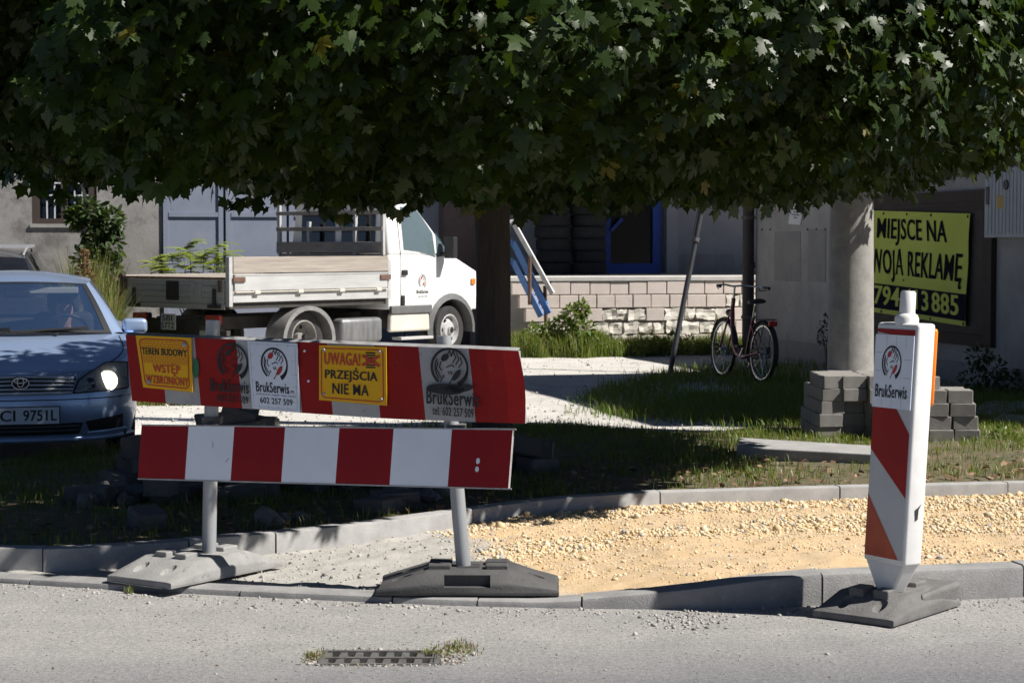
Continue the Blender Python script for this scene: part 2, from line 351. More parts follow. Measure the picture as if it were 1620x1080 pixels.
# lawn between back kerb and yard
LBx = [p.x for p in (G(-400, 740), G(0, 735), G(210, 712), G(440, 690), G(700, 681), G(870, 672), G(1000, 684), G(1130, 687), G(1260, 674), G(1620, 660), G(2000, 650))]
LBy = [p.y for p in (G(-400, 740), G(0, 735), G(210, 712), G(440, 690), G(700, 681), G(870, 672), G(1000, 684), G(1130, 687), G(1260, 674), G(1620, 660), G(2000, 650))]
def LBY(x): return interp(x, LBx, LBy)
def lawn_z(x, y):
    y0, y1 = BKY(x) + .1, LBY(x); t = min(1, max(0, (y - y0) / (y1 - y0)))
    return .118 - .1 * t ** 1.3 + .018 * noise.noise((x * 1.3, y * 1.3, 7)) * min(1, 6 * t) + .01 * noise.noise((x * 6, y * 6, 3)) * min(1, 8 * t)
M_LAWN = mat('lawn_soil', (.10, .085, .045), (.16, .12, .08), scale=3.2, rough=.95, bump=.7, bscale=80, c3=(.055, .075, .02), s3=9, a3=.5)
b = MB()
def lf(u, v):
    x = -6 + 13 * u; y0, y1 = BKY(x) + .09, LBY(x); y = y0 + (y1 - y0) * v; return (x, y, lawn_z(x, y))
b.grid(lf, 180, 60); tag(b.build('lawn', M_LAWN, smooth=60), kind='structure')
b = MB(); b.grid(lambda u, v: (-40 + 80 * u, 12 + 24 * v, (-.012 if 12 + 24 * v > 13.2 else -.012) + .012 * noise.noise(((-40 + 80 * u) * .8, (12 + 24 * v) * .8, 0))), 160, 60)
tag(b.build('yard', M_YARD, smooth=60), kind='structure')

# ---------------------------------------------------------------- drain grate
M_IRON = mat('cast_iron', (.16, .155, .15), (.09, .085, .08), scale=14, rough=.75, bump=.3, bscale=120, metal=.3)
cx, cy = (dx0 + dx1) / 2, (dy0 + dy1) / 2; ww, hh = dx1 - dx0, dy1 - dy0
D = thing('drain_grate', (cx, cy, 0), 'rusty iron storm drain grate with slanted slots sunk in the asphalt', 'drain')
b = MB(); e = .022
for x0, x1, y0, y1 in ((dx0, dx0 + e, dy0, dy1), (dx1 - e, dx1, dy0, dy1), (dx0 + e, dx1 - e, dy0, dy0 + e), (dx0 + e, dx1 - e, dy1 - e, dy1)):
    b.box(((x0 + x1) / 2, (y0 + y1) / 2, -.01), (x1 - x0 - .001, y1 - y0 - .001, .03))
b.build('grate_frame', M_IRON, D)
n = 7; st = (ww - 2 * e) / n
for i in range(n + 1):
    x = dx0 + e + st * i; b = MB(); k = .05
    b.bar((x - k * .5 + .02, dy0 + e, -.012), (x + k * .5 - .02, dy1 - e, -.012), .026, .024); b.build('grate_bar', M_IRON, D)
b = MB(); b.box((cx, (dy0 + dy1) / 2, -.009), (ww - 2 * e, .022, .026)); b.build('grate_rib', M_IRON, D)
b = MB(); z = -.45
b.add([(dx0, dy0, -.03), (dx1, dy0, -.03), (dx1, dy1, -.03), (dx0, dy1, -.03), (dx0, dy0, z), (dx1, dy0, z), (dx1, dy1, z), (dx0, dy1, z)], [(0, 1, 5, 4), (1, 2, 6, 5), (2, 3, 7, 6), (3, 0, 4, 7), (4, 5, 6, 7)])
b.build('gully_pot', mat('gully', (.05, .045, .04), rough=.95), D)

# ---------------------------------------------------------------- building on the right
M_STUC = mat('grey_stucco', (.40, .385, .37), (.30, .29, .285), scale=1.6, rough=.92, bump=.35, bscale=70, c3=(.22, .21, .2), s3=5, a3=.6)
M_STUC_L = mat('stained_plaster', (.31, .295, .285), (.20, .195, .19), scale=1.1, rough=.92, bump=.5, bscale=26, c3=(.13, .125, .12), s3=2.2, a3=.53)
M_ROOF = mat('roof_felt', (.06, .058, .056), (.09, .085, .08), scale=3, rough=.9)
W0 = Vector((3.85, 26, 0)); WD = Vector((.25, -1, 0)).normalized(); WN = Vector((-1, -.25, 0)).normalized()
def wl(k): return Vector((3.85 + .25 * k, 26 - k, 0))
A = wl(-1.66); K1 = wl(4.1); B = wl(10.5); RB = thing('street_building', (B.x, B.y, 0), 'grey stuccoed building carrying the yellow advertising banner, with a low rear annex', 'building')  # hidden height step and unseen front corner shaped to cast the yard shadow
def block(name, pts, z0, z1, m):
    b = MB(); b.prism([Vector((p.x, p.y, z0)) for p in pts], (0, 0, z1 - z0)); return b.build(name, m, RB)
sd = Vector((SX, SY, 0)); sd.normalize(); rd = Vector((1, .25, 0)).normalized()
sd2 = Vector((.93, -.38, 0)).normalized()  # unseen annex back wall slanted to let sun reach the dock
block('annex_wall', [A, K1 + Vector((0, 0, 0)), K1 + rd * 6, A + sd2 * 6.2], -.05, 2.26, M_STUC)
block('wall', [K1 + WD * .002, B, B + rd * 9, K1 + rd * 9 + WD * .002], -.05, 5.4, M_STUC)
block('annex_roof', [A + WN * .06, K1 + WN * .06, K1 + rd * 6, A + sd2 * 6.2], 2.262, 2.33, M_ROOF)
block('roof', [K1 + WN * .22 - WD * .02, B + WN * .22, B + rd * 9.2, K1 + rd * 9.2 - WD * .02], 5.402, 5.6, M_ROOF)
def wq(x0, y0, x1, y1, **k):  # rectangle on that wall from photo corners: plumb sides
    a, c = PL(x0, y0, W0, WN), PL(x1, y1, W0, WN); return a, c
def wrect(px0, px1, z0, z1):
    a = PL(px0, 500, W0, WN); c = PL(px1, 500, W0, WN)
    return Quad((a.x, a.y, z0), (c.x, c.y, z0), (c.x, c.y, z1), (a.x, a.y, z1), WN)
M_PATCH = mat('cement_patch', (.25, .24, .235), (.30, .29, .28), scale=4, rough=.95, bump=.3, bscale=90)
for p0, p1, zz0, zz1 in ((1225, 1266, 1.05, 1.72), (1278, 1306, 1.06, 1.74)):
    plate('cement_patch', wrect(p0, p1, zz0, zz1), .006, M_PATCH, RB, off=.0)
q = wrect(1226, 1246, 1.98, 2.2); prints('painted_letter', [[(.1, 0), (.35, 0), (.6, 1), (.35, 1)], [(.6, 1), (.45, 1), (.85, 0), (1.0, 0)]], q, mat('faded_red_paint', (.30, .13, .11), (.36, .3, .28), scale=9, rough=.9), RB, .003)
q = wrect(1252, 1272, 2.0, 2.2); prints('painted_letter', [[(0, 0), (.35, 0), (.35, 1), (0, 1)], [(.35, .4), (1, .8), (1, 1), (.35, .7)]], q, MATS['faded_red_paint'], RB, .003)
for px in (1206, 1219, 1278, 1292, 1306):
    c = PL(px, 363, W0, WN); b = MB(); b.lathe([(.0, .012), (.012, .012), (.016, 0)], c, 8, Vector((0, 0, 1)).rotation_difference(WN).to_matrix()); b.build('bolt', mat('rusty_bolt', (.05, .04, .035), rough=.8), RB)
# plinth
pa, pb = A + WN * .03, B + WN * .03
b = MB(); b.prism([(pa.x, pa.y, -.05), (pb.x, pb.y, -.05), (B.x, B.y, -.05), (A.x, A.y, -.05)], (0, 0, .3)); b.build('plinth', M_PATCH, RB)
# drain pipe on the far corner
dp = A + WN * .1 - WD * .02; DP = thing('drainpipe', (dp.x, dp.y, 0), 'dark brown downpipe on the corner of the stuccoed annex beside the bicycle', 'pipe')
M_PIPE = mat('brown_pipe', (.045, .03, .026), (.03, .022, .02), scale=5, rough=.55)
b = MB(); b.lathe([(.0, 0), (.085, 0), (.085, 1.2), (.095, 1.205), (.095, 1.3), (.082, 1.305), (.082, 2.35), (.0, 2.35)], dp, 14); b.build('pipe', M_PIPE, DP, smooth=40)
for z in (.5, 1.9):
    b = MB(); b.lathe([(.09, z), (.1, z), (.1, z + .04), (.09, z + .04)], dp, 14, close=True); b.bar(dp + Vector((0, 0, z + .02)), dp - WN * .12 + Vector((0, 0, z + .02)), .03, .03); b.build('pipe_bracket', M_IRON, DP)
# board, banner, notice, meter box
def zat(px, py): return PL(px, py, W0, WN).z
bq = wrect(1345, 1568, zat(1568, 538), zat(1568, 312) + .02)
BD = thing('notice_board', tuple(bq(.5, 0)), 'dark weathered wooden board in a brown frame fixed behind the yellow banner', 'board')
plate('board_panel', bq, .03, mat('tarred_board', (.035, .028, .025), (.06, .05, .045), scale=4, rough=.7, bump=.3, bscale=50, c3=(.11, .1, .095), s3=14, a3=.63), BD)
M_FR = mat('dark_frame_wood', (.045, .027, .02), (.03, .02, .016), scale=8, rough=.7)
for i, (u0, v0, u1, v1) in enumerate(((-.03, -.05, 1.03, .03), (-.03, .96, 1.03, 1.04), (-.03, .03, .02, .96), (.975, .03, 1.03, .96), (.4, .9, .975, .93))):
    plate('frame_rail', bq.sub(u0, v0, u1, v1), .065 if i < 4 else .045, M_FR, BD)
c3, c4 = [PL(x, y, W0 + WN * .075, WN) for x, y in ((1527, 516), (1533.5, 338))]
l3, l4 = [PL(x, y, W0 + WN * .075, WN) for x, y in ((1381, 493), (1381, 333))]
ext = .15
bn = Quad(l3 + (l3 - c3) * ext, c3, c4, l4 + (l4 - c4) * ext, WN)
BN = thing('banner', tuple(bn(.5, 0)), 'yellow vinyl banner with black lettering hung on the dark board', 'banner')
M_YB = mat('yellow_vinyl', (.64, .70, .12), (.58, .64, .10), scale=1.5, rough=.6, spec=.25); M_DK = mat('navy_vinyl', (.012, .014, .026), rough=.85, spec=.08)
b = MB()
def bnf(u, v): return bn(u, v, .012 * math.sin(u * 9 + v * 2) * (.3 + abs(v - .5)) + .006 * math.sin(v * 11 + u * 5))
b.grid(bnf, 40, 20); sheet = b.build('sheet', M_YB, BN, smooth=60)
class Wavy(Quad):
    def __call__(s, u, v, off=0.0): return Quad.__call__(s, u, v, off + .012 * math.sin(u * 9 + v * 2) * (.3 + abs(v - .5)) + .006 * math.sin(v * 11 + u * 5))
wb = Wavy(bn.a, bn.b, bn.c, bn.d, WN)
def grid_print(name, u0, v0, u1, v1, m, par, off, n=24):
    b = MB(); b.grid(lambda u, v: wb(u0 + (u1 - u0) * u, v0 + (v1 - v0) * v, off), n, 3); return b.build(name, m, par)
grid_print('number_panel', .0, .045, 1.0, .285, M_DK, sheet, .004)
U = lambda u: (u + ext) / (1 + ext)
M_LET = mat('banner_black', (.010, .010, .016), rough=.85, spec=.08)
text('lettering', 'MIEJSCE NA', wb, (U(.05), .67, U(.80), .93), M_LET, sheet, .006, .035)
text('lettering', 'TWOJĄ REKLAMĘ', wb, (U(-.1), .315, U(.955), .64), M_LET, sheet, .006, .035)
for i, w_ in enumerate(('794', '413', '885')): text('lettering', w_, wb, (U(.03 + .315 * i), .085, U(.03 + .315 * i + .28), .27), M_YB, sheet, .009, .035)
for u in (.13 + .1, .40 + .06, .69, .985):
    for v in (.975, .02): b = MB(); b.lathe([(0, .006), (.014, .006), (.018, 0)], wb(u, v, .004), 8, Vector((0, 0, 1)).rotation_difference(WN).to_matrix()); b.build('eyelet', BLACK, BN)
nq = Quad(PL(1248, 354, W0, WN), PL(1267, 356, W0, WN), PL(1273, 325, W0, WN), PL(1254, 323, W0, WN), WN)
NT = thing('paper_notice', tuple(nq(.5, 0)), 'small white printed notice sheet pinned on the grey stucco wall', 'notice')
sh = plate('sheet', nq, .004, mat('paper', (.7, .71, .73), rough=.6), NT, off=.008)
prints('printed_line', [rect(.28, .74, .74, .80), rect(.25, .6, .78, .66), rect(.2, .46, .82, .52), rect(.35, .32, .68, .38)], nq, mat('grey_print', (.16, .17, .2), rough=.7), sh, .0135)
for u in (.08, .92): b = MB(); b.lathe([(0, .008), (.008, .008), (.008, 0)], nq(u, .95, .011), 6, Vector((0, 0, 1)).rotation_difference(WN).to_matrix()); b.build('pin', BLACK, NT)
eq = wrect(1577, 1650, zat(1577, 376), zat(1577, 268)); EB = thing('meter_box', tuple(eq(.5, 0)), 'pale grey metal electricity meter box with ribbed door on the stucco wall', 'meter box')
M_MB = mat('grey_metal_box', (.42, .44, .47), (.36, .38, .41), scale=5, rough=.5)
plate('case', eq, .16, M_MB, EB, bevel=.006)
for i in range(12): plate('door_rib', eq.sub(.05 + .078 * i, .05, .05 + .078 * i + .045, .95), .006, M_MB, EB, off=.16)
plate('window', eq.sub(.05, .48, .12, .74), .006, mat('dark_plastic', (.03, .03, .035), rough=.4), EB, off=.166)
b = MB(); b.lathe([(0, .02), (.05, .02), (.055, 0)], eq(.5, .75, .16), 14, Vector((0, 0, 1)).rotation_difference(WN).to_matrix()); b.build('lock', MATS['dark_plastic'], EB)
plate('warning_label', eq.sub(.3, .42, .44, .6), .002, mat('ochre_label', (.5, .32, .08), rough=.6), EB, off=.166)

# ---------------------------------------------------------------- depot building at the back
YB = 31.5
DROT = math.atan(.24); PIV = Vector((1.5, 28.45, 0)); RZ = Matrix.Rotation(DROT, 3, 'Z'); RZI = RZ.inverted()
def dthing(*a):
    o = thing(*a); o.rotation_euler = (0, 0, DROT); return o
DB = dthing('depot_building', tuple(PIV), 'long grey depot with blue grey gates, barred window and canopy behind the truck', 'building')
def bp(px, py, Y=YB):
    p = PL(px, py, PIV + RZ @ Vector((0, Y - PIV.y, 0)), RZ @ Vector((0, 1, 0))); return PIV + RZI @ (p - PIV)
M_BLUEG = mat('blue_grey_gate', (.24, .265, .34), (.20, .225, .30), scale=2, rough=.7, bump=.2, bscale=30, c3=(.12, .14, .2), s3=5, a3=.66)
M_DOCK = mat('dock_wall', (.34, .36, .40), (.28, .30, .34), scale=1.5, rough=.9, bump=.3, bscale=60, c3=(.22, .23, .26), s3=4, a3=.62)
wx0, wx1 = bp(50, 300).x, bp(153, 300).x; wz0, wz1 = bp(50, 354).z, bp(50, 240).z
gx0, gx1 = bp(256, 300).x, bp(640, 300).x
def wallbox(x0, x1, z0, z1, m, name='wall', y0=YB, y1=YB + .35):
    b = MB(); b.box(((x0 + x1) / 2, (y0 + y1) / 2, (z0 + z1) / 2), (x1 - x0, y1 - y0, z1 - z0)); return b.build(name, m, DB)
wallbox(-16, wx0, -.05, 5, M_STUC_L); wallbox(wx1, gx0, -.05, 5, M_STUC_L); wallbox(wx0, wx1, -.05, wz0, M_STUC_L); wallbox(wx0, wx1, wz1, 5, M_STUC_L)
wallbox(gx1, 9, -.05, 5, M_DOCK); wallbox(gx0, gx1, 3.2, 5, M_DOCK)
wallbox(-16, 9, -.05, 5, M_DOCK, 'inner_wall', YB + 1.2, YB + 1.4)
b = MB(); b.box((-3.5, YB + 2, 5.1), (26, 5.2, .2)); b.build('roof', M_ROOF, DB)
b = MB(); b.box((4.6, YB - 1.62, 3.5), (9.4, 3.24, .16)); b.build('canopy', M_ROOF, DB)
M_WF = mat('brown_window_wood', (.05, .032, .026), (.035, .025, .02), scale=9, rough=.75); M_BAR = mat('white_bars', (.5, .52, .55), rough=.5)
WI = MB(); y = YB + .07
for x0, x1, z0, z1 in ((wx0, wx0 + .12, wz0, wz1), (wx1 - .12, wx1, wz0, wz1), (wx0 + .12, wx1 - .12, wz0, wz0 + .08), (wx0 + .12, wx1 - .12, wz1 - .08, wz1), ((wx0 + wx1) / 2 - .05, (wx0 + wx1) / 2 + .05, wz0 + .08, wz1 - .08)):
    WI.box(((x0 + x1) / 2, y, (z0 + z1) / 2), (x1 - x0, .1, z1 - z0))
win = WI.build('window', M_WF, DB)
for x0, x1 in ((wx0 + .12, (wx0 + wx1) / 2 - .05), ((wx0 + wx1) / 2 + .05, wx1 - .12)):
    b = MB(); b.box(((x0 + x1) / 2, y + .02, (wz0 + wz1) / 2), (x1 - x0, .01, wz1 - wz0 - .16)); b.build('pane', mat_glass('dark_pane', (.01, .015, .03), .9, .08), win)
    for i in range(2):
        b = MB(); x = x0 + (x1 - x0) * (i + .9) / 2.7; b.box((x, y - .035, (wz0 + wz1) / 2), (.022, .012, wz1 - wz0 - .16)); b.build('window_bar', M_BAR, win)
    for t in (.38, .58, .83):
        b = MB(); z = wz0 + .08 + (wz1 - wz0 - .16) * t; b.box(((x0 + x1) / 2, y - .048, z), (x1 - x0, .012, .022)); b.build('window_bar', M_BAR, win)
b = MB(); b.box(((wx0 + wx1) / 2, YB - .015, wz0 - .03), (wx1 - wx0 + .06, .04, .05)); b.build('window_sill', M_PATCH, DB)
xs = [gx0, bp(355, 300).x, bp(455, 300).x, bp(560, 300).x, gx1]
for i in range(4):
    b = MB(); b.box(((xs[i] + xs[i + 1]) / 2, YB + .02, 1.55), (xs[i + 1] - xs[i] - .025, .06, 3.15)); L_ = b.build('gate_leaf', M_BLUEG, DB)
    b = MB(); b.box((xs[i] + .05, YB - .02, 1.55), (.07, .03, 3.0)); b.box((xs[i + 1] - .06, YB - .02, 1.55), (.07, .03, 3.0)); b.box(((xs[i] + xs[i + 1]) / 2, YB - .02, 2.0), (xs[i + 1] - xs[i] - .2, .028, .07)); b.build('gate_rail', M_BLUEG, L_)
# brick pier with rail beside the truck cab
b = MB(); px0, px1 = bp(694, 330).x, bp(765, 330).x; b.box(((px0 + px1) / 2, YB - .2, 1.55), (px1 - px0, .38, 3.2)); b.build('brick_pier', mat('brown_render', (.17, .12, .11), (.12, .09, .085), scale=4, rough=.9, bump=.4, bscale=30), DB)
# dado tiles line and pilaster on the dock wall
PZ = 1.08
zc = bp(1100, 402).z
b = MB(); b.box(((bp(1048, 400).x + 4.4) / 2, YB - .015, (PZ + zc) / 2), (4.4 - bp(1048, 400).x, .03, zc - PZ)); dado = b.build('dado', mat('grey_tile', (.27, .285, .32), (.22, .235, .27), scale=3, rough=.7), DB)
b = MB(); b.box(((bp(1048, 400).x + bp(1068, 400).x) / 2, YB - .1, 2.3), (.2, .2, 2.6)); b.build('pilaster', M_DOCK, DB)
for px in range(1080, 1180, 26):
    p = bp(px, 400); b = MB(); b.box((p.x, YB - .031, (PZ + zc) / 2), (.012, .004, zc - PZ)); b.build('tile_joint', M_PATCH, DB)
# blue glazed door
M_BLUE = mat('blue_paint', (.014, .075, .44), (.012, .06, .36), scale=6, rough=.5); M_DGL = mat('door_glass', (.008, .009, .012), rough=.15, spec=.25)
dx0_, dx1_ = bp(951, 400).x, bp(1043, 400).x; dz1 = 3.1; y = YB - .05
dd = MB(); w = .13
for x0, x1, z0, z1 in ((dx0_, dx0_ + w, PZ, dz1), (dx1_ - w * 1.1, dx1_, PZ, dz1), (dx0_ + w, dx1_ - w * 1.1, PZ, PZ + .16), (dx0_ + w, dx1_ - w * 1.1, 2.0 + .3, 2.0 + .42)):
    dd.box(((x0 + x1) / 2, y, (z0 + z1) / 2), (x1 - x0, .1, z1 - z0))
door = dd.build('door', M_BLUE, DB, bevel=.008)
b = MB(); b.box(((dx0_ + dx1_) / 2, y + .02, 2.05), (dx1_ - dx0_ - .2, .012, 1.9)); b.build('pane', M_DGL, door)
b = MB(); p0, p1 = bp(967, 365, YB - .14), bp(984, 346, YB - .14); b.bar(p0, p1, .05, .05); p0, p1 = bp(955, 372, YB - .14), bp(955, 300, YB - .14); b.bar(p0, p1, .05, .05); b.build('door_brace', M_BLUE, door)
b = MB(); p0, p1 = bp(938, 340, YB - .5), bp(908, 312, YB - .5); b.bar(p0, p1, .06, .09); b.build('blue_brace', M_BLUE, DB)

# ---------------------------------------------------------------- dock with stepped tile face
M_TILE = mat('pinkish_tile', (.66, .575, .52), (.58, .51, .46), scale=5, rough=.85, bump=.2, bscale=60, c3=(.40, .36, .33), s3=12, a3=.63)
M_RUB = mat('white_rubble', (.76, .72, .64), (.60, .56, .5), scale=9, rough=.95, bump=.8, bscale=30)
YF = 28.45; DK = dthing('loading_dock', tuple(PIV), 'low loading dock faced with broken pinkish tiles and white rubble, below the blue door', 'loading dock')
xl = bp(806, 440, YF).x; xr = 5.6
b = MB(); b.box(((xl + xr) / 2, (YF + .1 + YB) / 2, PZ / 2 - .05), (xr - xl, YB - YF - .1, PZ - .08)); b.build('core', mat('core_concrete', (.46, .43, .40), (.36, .34, .31), scale=5, rough=.95, bump=.4, bscale=40), DK)
b = MB(); b.box(((xl + xr) / 2, (YF - .01 + YB) / 2, PZ - .035), (xr - xl + .04, YB - YF + .02, .07)); b.build('deck_slab', mat('deck_concrete', (.55, .53, .5), (.45, .43, .41), scale=3, rough=.9), DK, bevel=.01)
rows = 5; rh = (PZ - .08) / 5.15
for r in range(rows + 1):
    z1 = PZ - .075 - rh * r; z0 = max(-.04, z1 - rh + .012); yy = YF - .012 * r; x = xl + .07 * r + random.uniform(0, .1); 
    while x < 4.4:
        w = random.uniform(.27, .31); rub = (r == 1 and x > 2.9) or (r == 2 and (1.05 < x < 1.75 or 2.1 < x < 3.05)) or (r == 3 and (1.0 < x < 3.3 or x < .7)) or (r == 4 and 1.1 < x < 1.95) or (r == 5 and x > 2.4)
        b = MB()
        if rub:
            ww_ = random.uniform(.14, .34); n = 7; c = Vector((x + ww_ / 2, yy + .11, (z0 + z1) / 2)); 
            b.box(c, (ww_ * .94, .2, (z1 - z0) * random.uniform(.8, .98))); o = b.build('rubble_stone', M_RUB, DK); bm = bmesh.new(); bm.from_mesh(o.data); bmesh.ops.subdivide_edges(bm, edges=bm.edges, cuts=2, use_grid_fill=True); of = Vector((random.random() * 50, 0, 0))
            for v in bm.verts: v.co += Vector(noise.noise_vector(v.co * 9 + of)) * .035 + Vector(noise.noise_vector(v.co * 25 + of)) * .012
            bm.to_mesh(o.data); bm.free()
            x += ww_ + .008
        else:
            b.box((x + w / 2, yy + .1 + random.uniform(-.008, .008), (z0 + z1) / 2), (w - .014, .2, z1 - z0)); b.build('face_tile', M_TILE, DK, bevel=.006); x += w
# railing
M_WHT = mat('chipped_white_paint', (.62, .62, .62), (.45, .44, .43), scale=12, rough=.6); M_RUST = mat('rusty_steel', (.16, .09, .06), (.10, .06, .045), scale=14, rough=.85)
M_BLU2 = mat('pale_blue_paint', (.10, .22, .50), (.08, .18, .42), scale=8, rough=.55)
yr = YF - .3
RL = dthing('stair_railing', tuple(PIV), 'blue planked stair railing with white handrail beside the loading dock', 'railing')
def rp(px, py, dy=0): return bp(px, py, yr + dy)
b = MB(); b.tube([rp(804, 440, .2), rp(804, 352, .2)], .03, 8); b.build('rail_post', M_WHT, RL)
for p, q_ in (((838, 482), (838, 408)), ((864, 520), (862, 452))):
    b = MB(); b.tube([rp(*p), rp(*q_)], .028, 8); b.build('rail_post', M_RUST, RL)
b = MB(); b.bar(rp(800, 351, .2), rp(812, 350, .2), .05, .05); b.bar(rp(811, 350, .2), rp(874, 464, -.1), .07, .06); b.build('handrail', M_WHT, RL)
for (a, c, d_) in (((801, 384), (812, 383), (868, 496)), ((801, 414), (812, 413), (856, 500)), ):
    b = MB(); b.bar(rp(*a, .2), rp(*c, .2), .04, .09); b.bar(rp(*c, .2), rp(*d_, -.1), .04, .085); b.build('rail_plank', M_BLU2, RL)
b = MB(); b.bar(rp(838, 432, .1), rp(864, 482, -.05), .035, .07); b.build('rail_plank', M_BLU2, RL)
# tyre stacks on the dock
M_TYRE = mat('old_tyre', (.022, .022, .024), (.035, .034, .034), scale=9, rough=.85, bump=.5, bscale=60)
tp = None
def tyre_mesh(R, w):
    r = R * .58; prof = [(r, -w * .4), (R * .8, -w * .5), (R * .95, -w * .46), (R, -w * .3), (R * .985, -w * .28), (R * .985, -w * .12), (R, -w * .1), (R, w * .1), (R * .985, w * .12), (R * .985, w * .28), (R, w * .3), (R * .95, w * .46), (R * .8, w * .5), (r, w * .4), (r * .98, 0)]
    b = MB(); b.lathe(prof, (0, 0, w / 2), 28, close=True); return b
base = tyre_mesh(.29, .185).build('tyre', M_TYRE, smooth=35)
lab = {0: 'black car tyre in the stack beside the blue railing', 1: 'black car tyre in the stack against the blue door'}
first = True
for s, (px, n) in enumerate(((875, 7), (930, 7))):
    c = bp(px, 435, YB - .75)
    for i in range(n):
        o = base if first else base.copy()
        if not first: COL.objects.link(o)
        first = False; o.location = PIV + RZ @ (Vector((c.x + random.uniform(-.025, .025), YB - .75 + random.uniform(-.03, .03), PZ + .187 * i)) - PIV); o.rotation_euler = (0, 0, random.uniform(0, 6))
        tag(o, lab[s], 'tyre', 'tyres stacked on the dock')

# ================================================================ ROAD BARRIER
M_GALV = mat('galvanised_steel', (.36, .37, .38), (.28, .29, .30), scale=10, rough=.5, metal=.35, stretch=(1, 1, .15))
M_RW_R = mat('red_sheeting', (.25, .004, .010), (.21, .003, .009), scale=3, rough=.4, spec=.2, c3=(.15, .012, .014), s3=40, a3=.66)
M_RW_R2 = mat('worn_red_sheeting', (.33, .012, .010), (.25, .008, .008), scale=3, rough=.5, spec=.2, c3=(.2, .05, .04), s3=36, a3=.62)
M_RW_W = mat('white_sheeting', (.74, .80, .90), (.68, .74, .85), scale=3, rough=.4, c3=(.55, .58, .62), s3=34, a3=.68)
M_RW_W2 = mat('dirty_white_sheeting', (.42, .42, .42), (.32, .32, .32), scale=5, rough=.5, c3=(.22, .21, .2), s3=18, a3=.6)
M_ALU = mat('board_edge_metal', (.42, .42, .43), (.30, .30, .30), scale=14, rough=.55, metal=.3)
M_SIGN_Y = mat('sign_yellow', (.82, .44, .008), (.76, .40, .007), scale=3, rough=.5, spec=.3); M_SIGN_W = mat('sign_white', (.72, .77, .87), (.66, .71, .80), scale=3, rough=.4)
M_SRED = mat('sign_red', (.50, .045, .012), rough=.5)
PLf, PRt = Vector((-1.395, 8.95, 0)), Vector((-.2, 8.57, 0)); bdir = (PRt - PLf).normalized(); bnrm = Vector((bdir.y, -bdir.x, 0))
if bnrm.y > 0: bnrm = -bnrm
BR = thing('road_barrier', tuple((PLf + PRt) / 2), 'two striped red and white barrier boards with yellow signs on steel posts', 'barrier')
bpl = PLf + bnrm * .062
def Bp(px, py): return PL(px, py, bpl, bnrm)
def postpt(px, py): return PL(px, py, PLf, bnrm)
for pts in (((330, 884), (337, 506)), ((736, 918), (702, 531))):
    a, c = postpt(*pts[0]), postpt(*pts[1]); a.z = .05; b = MB(); n = 18
    b.tube([a, c], .0325, n, caps=False); b.tube([c, a + (c - a) * .6], .029, n, caps=False)
    cc = [c + Vector((math.cos(2 * PI * k / n), math.sin(2 * PI * k / n), 0)) * r for r in (.0325, .029) for k in range(n)]
    b.add(cc, [(k, (k + 1) % n, n + (k + 1) % n, n + k) for k in range(n)])
    po = b.build('post', M_GALV, BR, smooth=50)
# upper board: bent sheet traced by its top and bottom edges on the board plane
tx = [199, 300, 400, 480, 600, 740, 818]; ty = [530, 534, 538, 541, 546, 551, 555]
bx = [209, 300, 400, 480, 600, 660, 740, 829]; by = [634, 640, 647, 653, 661, 664, 667, 670]
def ub_px(u, v):
    xt = 199 + (818 - 199) * u; xb = 209 + (829 - 209) * u; x = xb + (xt - xb) * v; yt = interp(xt, tx, ty); yb = interp(xb, bx, by)
    x += 5 * math.sin(v * PI) * max(0, (u - .85) / .15)
    return x, yb + (yt - yb) * v
def UB(u, v, off=0.0):
    p = Bp(*ub_px(u, v)); bend = -.05 * max(0, (u - .82) / .18) ** 2 + .008 * math.sin(u * 14) * (1 - v) + .006 * math.sin(u * 8 + 1) * v
    return p + bnrm * (off + bend * .4)
def ub_u(px): return (px - 204) / 620
cuts = [199, 258, 313, 378, 395, 473, 522, 597, 668, 747, 829]; cols = [0, 1, 0, 1, 1, 0, 1, 0, 1, 0]
us = []
for i in range(10):
    a, c = max(0, ub_u(cuts[i])), min(1, ub_u(cuts[i + 1])); k = max(2, int((c - a) * 30)); us += [(a + (c - a) * j / k, a + (c - a) * (j + 1) / k, cols[i]) for j in range(k)]
b = MB()
for a, c, m in us:
    b.cur = m
    for j in range(6): b.add([UB(a, j / 6), UB(c, j / 6), UB(c, (j + 1) / 6), UB(a, (j + 1) / 6)], [(0, 1, 2, 3)])
    b.cur = 2
    t = .028
    for v in (0, 1):  # folded flanges
        e = [UB(a, v), UB(c, v), UB(c, v, -t) + Vector((0, 0, .012 if v else 0)), UB(a, v, -t) + Vector((0, 0, .012 if v else 0))]
        b.add(e if v else e[::-1], [(0, 1, 2, 3)])
    b.add([UB(a, .02, -.004), UB(a, .98, -.004), UB(c, .98, -.004), UB(c, .02, -.004)], [(0, 1, 2, 3)])
for u in (0, 1): b.add([UB(u, 0), UB(u, 1), UB(u, 1, -.028), UB(u, 0, -.028)], [(0, 1, 2, 3)])
ub = b.build('upper_board', [M_RW_R2, M_RW_W2, M_ALU], BR)
for px, py in ((486, 557), (488, 604)):
    b = MB(); b.lathe([(0, .003), (.006, .003), (.006, 0)], UB(ub_u(px), (655 - py) / 112, .001), 8, Vector((0, 0, 1)).rotation_difference(bnrm).to_matrix()); b.build('rivet', M_SIGN_W, ub)
def bquad(bl, br, tr, tl, off=.006): return Quad(*[Bp(*p) + bnrm * off for p in (bl, br, tr, tl)], bnrm)
